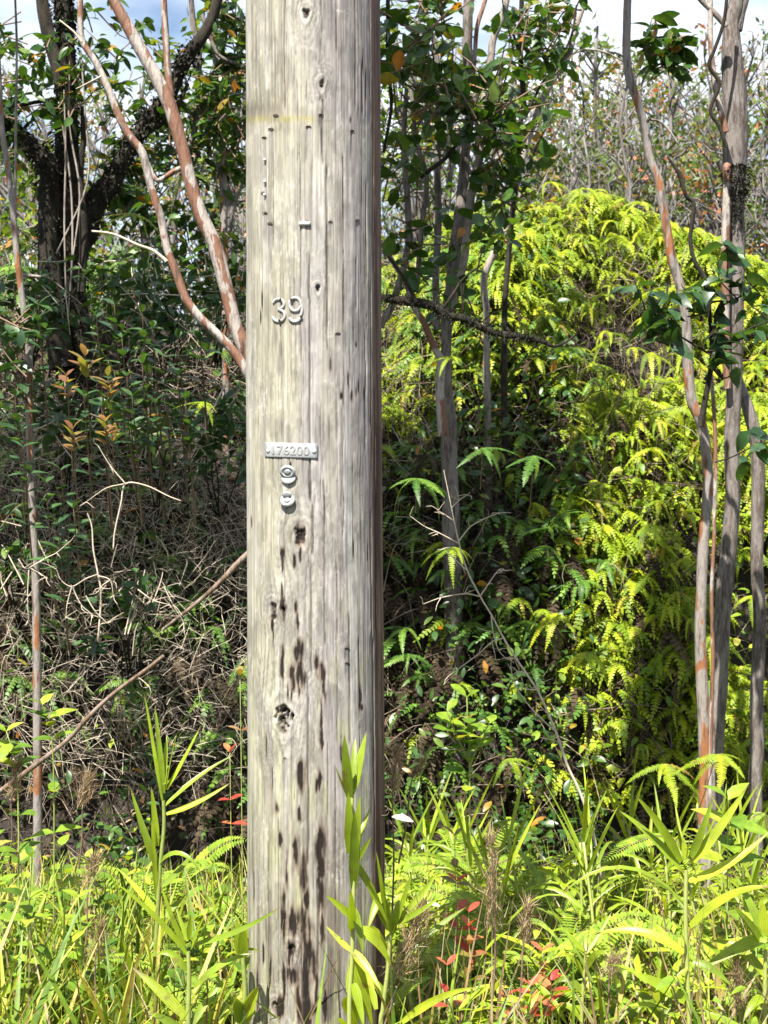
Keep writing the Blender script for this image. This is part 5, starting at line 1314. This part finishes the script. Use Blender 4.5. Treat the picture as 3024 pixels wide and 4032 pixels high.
strap_plant('strap-leaved plant beside the right edge of the pole', 3.3, [(172, 1420), (160, 1560), (150, 1700), (112, 2000), (95, 2200)], [
    (170, 1400, 145, 1165, 24), (175, 1380, 240, 1150, 24), (182, 1400, 355, 890, 26, -0.03), (195, 1350, 540, 930, 34, -0.05), (205, 1340, 580, 1110, 26, -0.04), (150, 1390, 60, 780, 22, 0.03), (150, 1380, -10, 1050, 24, 0.03), (110, 1110, 0, 1380, 40, 0.1), (0, 1370, 185, 1680, 44, 0.12), (280, 1600, 750, 1215, 34, 0.04), (190, 1960, 490, 1755, 44, 0.12), (60, 2000, -30, 1660, 30), (160, 1480, 300, 1010, 22, -.04), (120, 1900, 20, 1760, 34, .1), (260, 2100, 830, 1830, 34, 0.08)], cvm, 9)
strap_plant('tall strap-leaved plant in the right foreground with long leaves fanned from its top', 3.45, [(1010, 960), (1005, 1300), (1015, 1700), (1030, 2000), (1035, 2250)], [
    (965, 950, 475, 485, 40, 0.05), (970, 890, 605, 365, 36, 0.06), (985, 880, 860, 700, 18), (1000, 860, 985, 690, 26), (1020, 870, 1045, 690, 24), (1040, 870, 1225, 385, 34, -0.03), (1050, 905, 1500, 285, 44, -0.03), (1030, 1050, 1680, 640, 44, -0.07), (1045, 1410, 1700, 1095, 56, 0.13), (985, 1215, -10, 1180, 30, 0.26), (1000, 1620, 280, 1470, 44, 0.14), (1000, 2000, 570, 1770, 56, 0.05), (1060, 1690, 1370, 1880, 36, 0.12), (1000, 1300, 840, 1280, 24, .1), (990, 980, 870, 965, 16, .2), (1010, 1560, 900, 1350, 20, .05)], cv8, 10)
strap_plant('strap-leaved plant at the right border with a yellow-green tuft', 3.5, [(1640, 1590), (1635, 1900), (1630, 2250)], [
    (1605, 1520, 1375, 1235, 40, 0.02), (1625, 1480, 1385, 975, 44, 0.02), (1640, 1480, 1600, 1170, 40), (1650, 1480, 1720, 1150, 40), (1660, 1540, 1850, 1300, 40, 0.05), (1640, 1800, 1200, 1520, 44, 0.16), (1680, 1480, 1110, 1765, 54, 0.06), (1640, 2000, 1460, 2170, 44, .25), (1650, 1900, 1800, 1740, 40, .15)], cv8, 10)
strap_plant('small strap-leaved plant low between the plumes and the tall right plant', 3.8, [(212, 1630), (205, 1760), (190, 1950), (180, 2250)], [
    (205, 1630, -10, 1380, 22, 0.04), (205, 1600, 60, 1470, 20, .02), (215, 1620, 420, 1290, 24, -.02), (212, 1600, 210, 1450, 20), (190, 1790, 0, 1650, 26, 0.25), (205, 1760, 420, 1660, 28, 0.3), (190, 1940, -60, 1880, 30, 0.35), (195, 1930, 380, 1850, 30, 0.3), (185, 2150, 500, 2090, 34, 0.3), (185, 2160, -80, 2100, 34, .35), (185, 2100, 70, 2180, 30, .4)], cv8, 7)
strap_plant('short yellow strap-leaved shoot left of the tall right plant', 3.6, [(815, 2000), (820, 2250)], [(800, 2020, 730, 1830, 34), (815, 2000, 780, 1560, 30), (820, 2000, 830, 1600, 36), (830, 2010, 900, 1760, 30), (800, 2100, 560, 1950, 34, .25), (830, 2100, 1000, 2000, 34, .25), (815, 2150, 470, 2170, 34, .3)], cv8, 8)
strap_plant('young strap-leaved shoot near the right border beside a shaggy brown stalk', 3.55, [(1430, 1850), (1425, 2250)], [(1420, 1850, 1200, 1560, 34, .1), (1430, 1830, 1380, 1600, 34), (1435, 1830, 1470, 1560, 34), (1440, 1860, 1560, 1700, 34), (1420, 1850, 1060, 1490, 34, .14), (1440, 1900, 1640, 1800, 34, .2)], cv8, 9)
strap_plant('strap-leaved shoot hugging the lower left edge of the pole', 3.3, [(110, 1700), (125, 1950), (120, 2250)], [(100, 1710, 60, 1400, 44), (110, 1700, 110, 1440, 44), (120, 1700, 145, 1480, 30), (105, 1690, -60, 1760, 30, .2), (110, 1640, 255, 1655, 16, .05), (120, 2200, 232, 1920, 60), (110, 2200, 30, 2000, 60), (130, 1800, 165, 1750, 30, .3)], cv4, 11)
# more of them further back in the lower right
for i in range(20):
    x = rng.uniform(0.05, 1.55); y = rng.uniform(3.9, 5.4); h = rng.uniform(0.34, 0.5) * (1.25 - 0.33 * max(0, y - 3.9))
    t = empty('strap_leaved_plant', (x, y, 0), 'low strap-leaved plant ' + ('near the pole' if x / y * F < 600 else 'behind the brown plumes' if x / y * F < 1050 else 'at the right border') + (' in front' if y < 4.5 else ' further back'), 'plant', 'low strap-leaved plants at the lower right')
    a = Acc(); top = np.array((rng.normal(0, .04), rng.normal(0, .04), h))
    tube(a, [(0, 0, 0), top * 0.5 + [0.01, 0, 0], top], [0.006, 0.005, 0.004], 6, 3)
    link('stem', a.mesh('stem', M['stem_green']), t)
    az = rng.uniform(0, 6)
    for k_ in range(13):
        f = 1 - (k_ / 13) * 0.75; az += 2.4
        B = top * f; L = rng.uniform(0.16, 0.30)
        el = 1.1 if k_ < 4 else rng.uniform(0.1, 0.6)
        T_ = B + L * np.array((math.cos(az) * math.cos(el), math.sin(az) * math.cos(el), math.sin(el)))
        v, f4 = strap(B, T_, np.array((0, 0, (0.04 if k_ < 4 else 0.22) * L)), rng.uniform(0.0042, 0.008), 7)
        link('leaf', make_mesh('strap_leaf', v, [f4], M['orchid'], strap_attrs(v)), t)

# ------------------------------------------------------------------ low herbs
HERB_G = 'leafy herbs in the lower left'
herb_lab = 'yellow-green herb with pointed opposite leaves in the sunlit growth at the lower left'
for px, py, y, lab, grp in ((165, 2775, 4.3, 'taller light green herb of stacked opposite leaves beside the leaning dead branch', None), (25, 2880, 4.3, 'light green herb at the left border beside the leaning dead branch', None)):
    b = W(px + 45, 3300, y); b[2] = 0.02
    leafy_plant('leafy_herb', lab, 'herb', b, [([b, W(px + 45, py + 220, y), W(px, py, y)], 7, 1.0)], 'herb', 'ovate', 0.075, grp, 'stem_green', 0.003)
for i in range(46):
    y = rng.uniform(3.7, 5.2); px = rng.uniform(-120, 900) if i < 36 else rng.uniform(1600, 3024)
    x = (px - 1512) / F * y
    if abs(x - PX0) < 0.2 and abs(y - PY0) < .25: continue
    h = (rng.uniform(0.34, 0.6) if px < 400 else rng.uniform(0.2, 0.42)) * (1.15 - 0.3 * max(0, y - 3.8))
    b = np.array((x, y, 0.0)); top = b + [rng.normal(0, .05), rng.normal(0, .05), h]
    leafy_plant('leafy_herb', ('yellow-green pointed-leaved herb ' + ('at the left border' if px < 250 else 'left of the tall strap-leaved plant' if px < 560 else 'between the strap-leaved plants and the pole') + (', in front' if y < 4.3 else ', further back')) if px < 1000 else 'light green herb with pointed opposite leaves in the ground growth right of the pole', 'herb', b, [([b, (b + top) / 2 + [0.015, 0, 0], top], 6, 1.0)], 'herb', 'ovate', 0.07, HERB_G if px < 1000 else 'leafy herbs right of the pole', 'stem_green', 0.0028)
# broad-leaved seedling right foreground
y = 4.3
b = W(2860, gpy(y), y)
leafy_plant('broad_leaved_herb', 'dark green broad-leaved herb hanging its leaves before the right-hand trunks', 'herb', b, [([b, W(2865, 3400, y), W(2868, 3150, y)], 6, 1.2)], 'herb', 'ovate', 0.11, None, 'stem_green', 0.003)

# red-leaved seedlings
for px, py, y, n, lab, m_ in ((1845, 3590, 3.9, 3, 'small seedling with red and coral young leaves beside the tallest brown plume', 'red'), (1850, 3720, 3.85, 3, 'seedling with coral and orange leaves below the red one by the plume', 'copper'), (1790, 3290, 4.3, 2, 'seedling with copper folded leaves at the edge of the dark hollow', 'copper'), (2090, 3880, 3.7, 3, 'bright red-leaved seedling at the bottom right of centre', 'red'), (1985, 3930, 3.7, 2, 'small red-leaved shoot left of the bright red seedling', 'red'), (2135, 3745, 3.9, 2, 'single red-leaved shoot above the bright red seedling', 'red'), (2085, 4010, 3.6, 2, 'red-leaved shoot at the bottom edge', 'red'), (2170, 3860, 3.75, 3, 'red-leaved seedling right of the bright red seedling', 'red'), (2030, 3990, 3.55, 3, 'coral-leaved shoot at the bottom edge left of the red one', 'copper'), (1800, 3470, 3.95, 2, 'red young shoot above the coral leaves by the tallest plume', 'red'), (1760, 3800, 3.6, 2, 'orange-red shoot left of the tallest plume stalk', 'red'), (905, 2960, 4.2, 2, 'red-tipped shoot left of the pole', 'red'), (945, 2660, 4.5, 1, 'tiny orange-leaved shoot touching the left edge of the pole', 'copper')):
    b = W(px + 10, gpy(y), y)
    leafy_plant('red_leaved_seedling', lab, 'seedling', b, [([b, W(px + 8, (py + gpy(y)) / 2, y), W(px, py, y)], n + 1, 1.0)], m_, 'ellipse', 0.054, None, 'stem_green', 0.002, span=0.32, lift=0.5)
for px, py, y, lab, s in ((1573, 3216, 3.35, 'white petal-like dry leaf caught in stalks right of the pole', 0.05), (1712, 3556, 3.3, 'pale curled dry leaf among the strap leaves right of the pole', 0.03)):
    v, f = LEAF['ellipse']
    o = link('pale_leaf', make_mesh('pale_leaf', v, [f], M['white']))
    o.matrix_world = mat4(frames(np.array([[1.0, -0.1, -0.05]]), np.array([[0, -0.5, 1.0]]))[0], W(px - 30, py, y), s)
    tag(o, lab, 'leaf')
    st_ = Acc()

# ------------------------------------------------------------------ sword ferns
sw_me = None
def sword_fern(label, base, tips, group=None):
    t = empty('sword_fern', base, label, 'fern', group)
    b = np.asarray(base, float)
    for tip, arch in tips:
        tip = np.asarray(tip, float) - b
        tt = np.linspace(0, 1, 30); L = np.linalg.norm(tip)
        C = tt[:, None] * tip + np.outer(4 * tt * (1 - tt), np.array((0, 0, arch * L)))
        T = norm(np.gradient(C, axis=0)); S = norm(np.cross(T, np.array((0.0, -0.35, 1.0))))
        a = Acc(); 
        w = 0.16 * L * np.sin(np.pi * np.clip(tt * 0.9 + 0.08, 0, 1)) ** 0.7
        v5 = leaf_tmpl(3, 0.16, 0.02, 0.15, 'ovate')
        for s in (1, -1):
            dd = S * s + T * 0.25
            a.inst(v5, frames(dd[2:], np.array((0.0, -0.2, 1.0))) * np.maximum(w[2:], 0.006)[:, None, None], C[2:])
        fr = link('frond', a.mesh('sword_frond', M['sword']), t)
        a = Acc(); tube(a, C[::6], np.full(len(C[::6]), 0.0013), 4, 3); link('rachis', a.mesh('rachis', M['stem_brown']), fr)
    return t
sword_fern('sword fern arching over the lower right of the dark hollow', W(2200, 3620, 4.6), [(W(2010, 3330, 4.5), .12), (W(2360, 3400, 4.5), .1)])
sword_fern('pale sword fern spreading before the foot of the right-hand trunks', W(2640, 3290, 4.4), [(W(2380, 3390, 4.3), .08), (W(2420, 3330, 4.4), .05), (W(2760, 3480, 4.3), .1)])
sword_fern('sword fern at the right border below the trunks', W(3010, 3200, 4.4), [(W(2900, 3290, 4.3), .1), (W(3040, 3350, 4.3), .05)])
sword_fern('yellow sword fern low at the bottom left beside the strap leaves', W(680, 3830, 3.9), [(W(400, 3780, 3.8), .1), (W(560, 3980, 3.7), .05), (W(960, 3950, 3.8), .1), (W(760, 4010, 3.6), .08)])
for i in range(12):
    y = rng.uniform(4.0, 5.4); px = rng.uniform(-50, 900) if i < 3 else rng.uniform(1700, 3050); x = (px - 1512) / F * y
    b = np.array((x, y, 0.08)); tips = []
    for k_ in range(5):
        az = rng.uniform(0, 6.28); L = rng.uniform(0.2, 0.4)
        tips.append((b + [math.cos(az) * L, math.sin(az) * L, rng.uniform(0.1, 0.3)], 0.2))
    sword_fern('low sword fern ' + ('below the left thicket' if px < 520 else 'between the strap leaves and the pole' if px < 1300 else 'by the brown plumes' if px < 2350 else 'at the foot of the right-hand trunks') + (', in front' if y < 4.7 else ', further back'), b, tips, 'low sword ferns')

# ------------------------------------------------------------------ dry grass plumes
def plume(label, base, top, head, y, dense=1.0, group=None, w=0.012):
    """A dry stalk; the upper part from head to top carries hair-fine spikelets."""
    b = W(*base, y); b_ = np.array((b[0], y, b[2]))
    t = empty('grass_plume', b_, label, 'dry grass', group)
    H = W(*head, y) - b_; T_ = W(*top, y) - b_
    a = Acc(); tube(a, [np.zeros(3), H * 0.5 + [0.004, 0, 0], H, T_], [0.0028, 0.0026, 0.002, 0.0008], 5, 4)
    link('stalk', a.mesh('stalk', M['stem_brown']), t)
    n = int(300 * dense); f = rng.random(n) ** 0.9
    P = H[None] * (1 - f[:, None]) + T_[None] * f[:, None] + rng.normal(size=(n, 3)) * w * (1 - 0.6 * f[:, None]) * np.array((1, 1, 0.5))
    d = rng.normal(size=(n, 3)) * 0.45 + norm(T_ - H)[None]
    a = Acc(); a.inst(LEAF['blade_up'], frames(d, rng.normal(size=(n, 3))) * (rng.uniform(0.02, 0.055, n))[:, None, None] * np.array((1, 1.7, 1)), P)
    link('plume', a.mesh('plume', M['straw']), t)['kind'] = 'stuff'
plume('tallest brown grass plume right of the pole at the bottom', (1925, 4060), (1935, 3290), (1950, 3680), 3.4, 1.3)
plume('shorter brown grass plume right of the tallest one', (2030, 4050), (2080, 3560), (2060, 3720), 3.5, 0.9)
plume('thick brown grass plume leaning beside the right edge of the pole', (1510, 4050), (1660, 3580), (1560, 3860), 3.3, 1.8, None, 0.018)
plume('dry straw grass head beside the pole above the white leaf', (1545, 3600), (1560, 2960), (1545, 3130), 3.8, 0.8)
plume('bent straw grass head right of the pole in front of the dark hollow', (1570, 3400), (1665, 2985), (1620, 3080), 3.9, 0.4)
plume('brown grass plume in the shade at the left', (310, 3420), (345, 3060), (325, 3180), 4.2, 0.9)
plume('brown grass plume at lower left beside the tall strap-leaved plant', (330, 3800), (375, 3380), (345, 3500), 3.9, 0.8)
plume('reddish grass plume low at the lower left', (365, 4050), (395, 3640), (375, 3800), 3.7, 0.9)
plume('brown grass plume at the left border', (40, 3400), (70, 3010), (45, 3140), 4.3, 0.9)
plume('pale grass plume low in the right foreground', (2380, 4060), (2420, 3780), (2400, 3860), 3.6, 0.8)
plume('shaggy brown stalk at the right border', (2910, 4060), (2900, 3780), (2905, 4000), 3.5, 1.6, None, 0.012)

# ------------------------------------------------------------------ grass and ground growth
def patch(n, x0, x1, y0, y1):
    x = rng.uniform(x0, x1, n); y = rng.uniform(y0, y1, n)
    k = fbm(x * 2.2 + 4, y * 2.2, 31, 3) + rng.normal(0, 0.07, n) > 0.455
    k &= ~((np.abs(x - PX0) < 0.165) & (np.abs(y - PY0) < 0.165))
    x, y = x[k], y[k]
    return np.stack([x, y, ground_z(x, y)], -1)
def grass(name, n, area, L, mat, lean, label, shape='blade', cat='grass'):
    P = patch(n, *area); n = len(P)
    d = rng.normal(size=(n, 3)) * lean; d[:, 2] = 1
    R = frames(d, rng.normal(size=(n, 3)) * np.array((1, 1, 0.2)))
    ln = L * (0.45 + 0.8 * rng.random(n)) * np.clip(1.15 - 0.28 * (P[:, 1] - 3.4), 0.42, 1.2)
    R = R * ln[:, None, None]
    a = Acc(); a.inst(LEAF[shape], R, P)
    return tag(link(name, a.mesh(name, M[mat])), label, cat, None, 'stuff')
grass('grass', 7500, (-1.9, 1.9, 3.2, 6.0), 0.38, 'grass', 0.35, 'yellow-green grass blades across the foot of the scene')
grass('tall_grass', 2600, (-1.7, -0.2, 3.3, 5.2), 0.46, 'grass', 0.28, 'taller thin grass blades left of the pole')
grass('short_grass', 5500, (-1.9, 1.9, 3.0, 5.6), 0.26, 'grass', 0.6, 'short arching grass filling the ground growth')
grass('near_grass', 4000, (-1.9, 1.9, 0.9, 3.2), 0.16, 'grass', 0.6, 'short grass between the viewer and the pole')
grass('dry_grass', 4200, (-1.9, 1.9, 3.2, 6.2), 0.45, 'straw', 0.45, 'straw-coloured dry grass stalks among the green', 'blade_up', 'dry grass')

def groundcover(name, n, area, zmax, size, mat, shape, label, thr=0.42):
    P = patch(n, *area); n = len(P)
    P[:, 2] += zmax * np.clip(1.2 - 0.3 * (P[:, 1] - 3.4), 0.35, 1.2) * rng.random(n) * (0.4 + 0.9 * fbm(P[:, 0] * 3, P[:, 1] * 3, 8, 2))
    d = rng.normal(size=(n, 3)); d[:, 2] *= 0.4
    u = rng.normal(size=(n, 3)) * 0.35; u[:, 2] = 1; u[:, 1] -= 0.2
    a = Acc(); a.inst(LEAF[shape], frames(d, u) * (size * (0.5 + 0.9 * rng.random(n)))[:, None, None], P)
    return tag(link(name, a.mesh(name, M[mat])), label, 'ground cover', None, 'stuff')
groundcover('ground_cover', 6800, (-1.9, 1.9, 3.3, 6.2), 0.36, 0.05, 'herb', 'ovate', 'small light green leaves covering the ground')
groundcover('narrow_ground_cover', 6500, (-0.1, 1.9, 3.4, 5.8), 0.4, 0.11, 'orchid', 'narrow', 'narrow light green leaves covering the ground right of the pole')
groundcover('leaf_litter', 4000, (-1.9, 1.9, 3.3, 6.4), 0.12, 0.05, 'straw', 'ellipse', 'dry brown leaves lying under the ground growth')
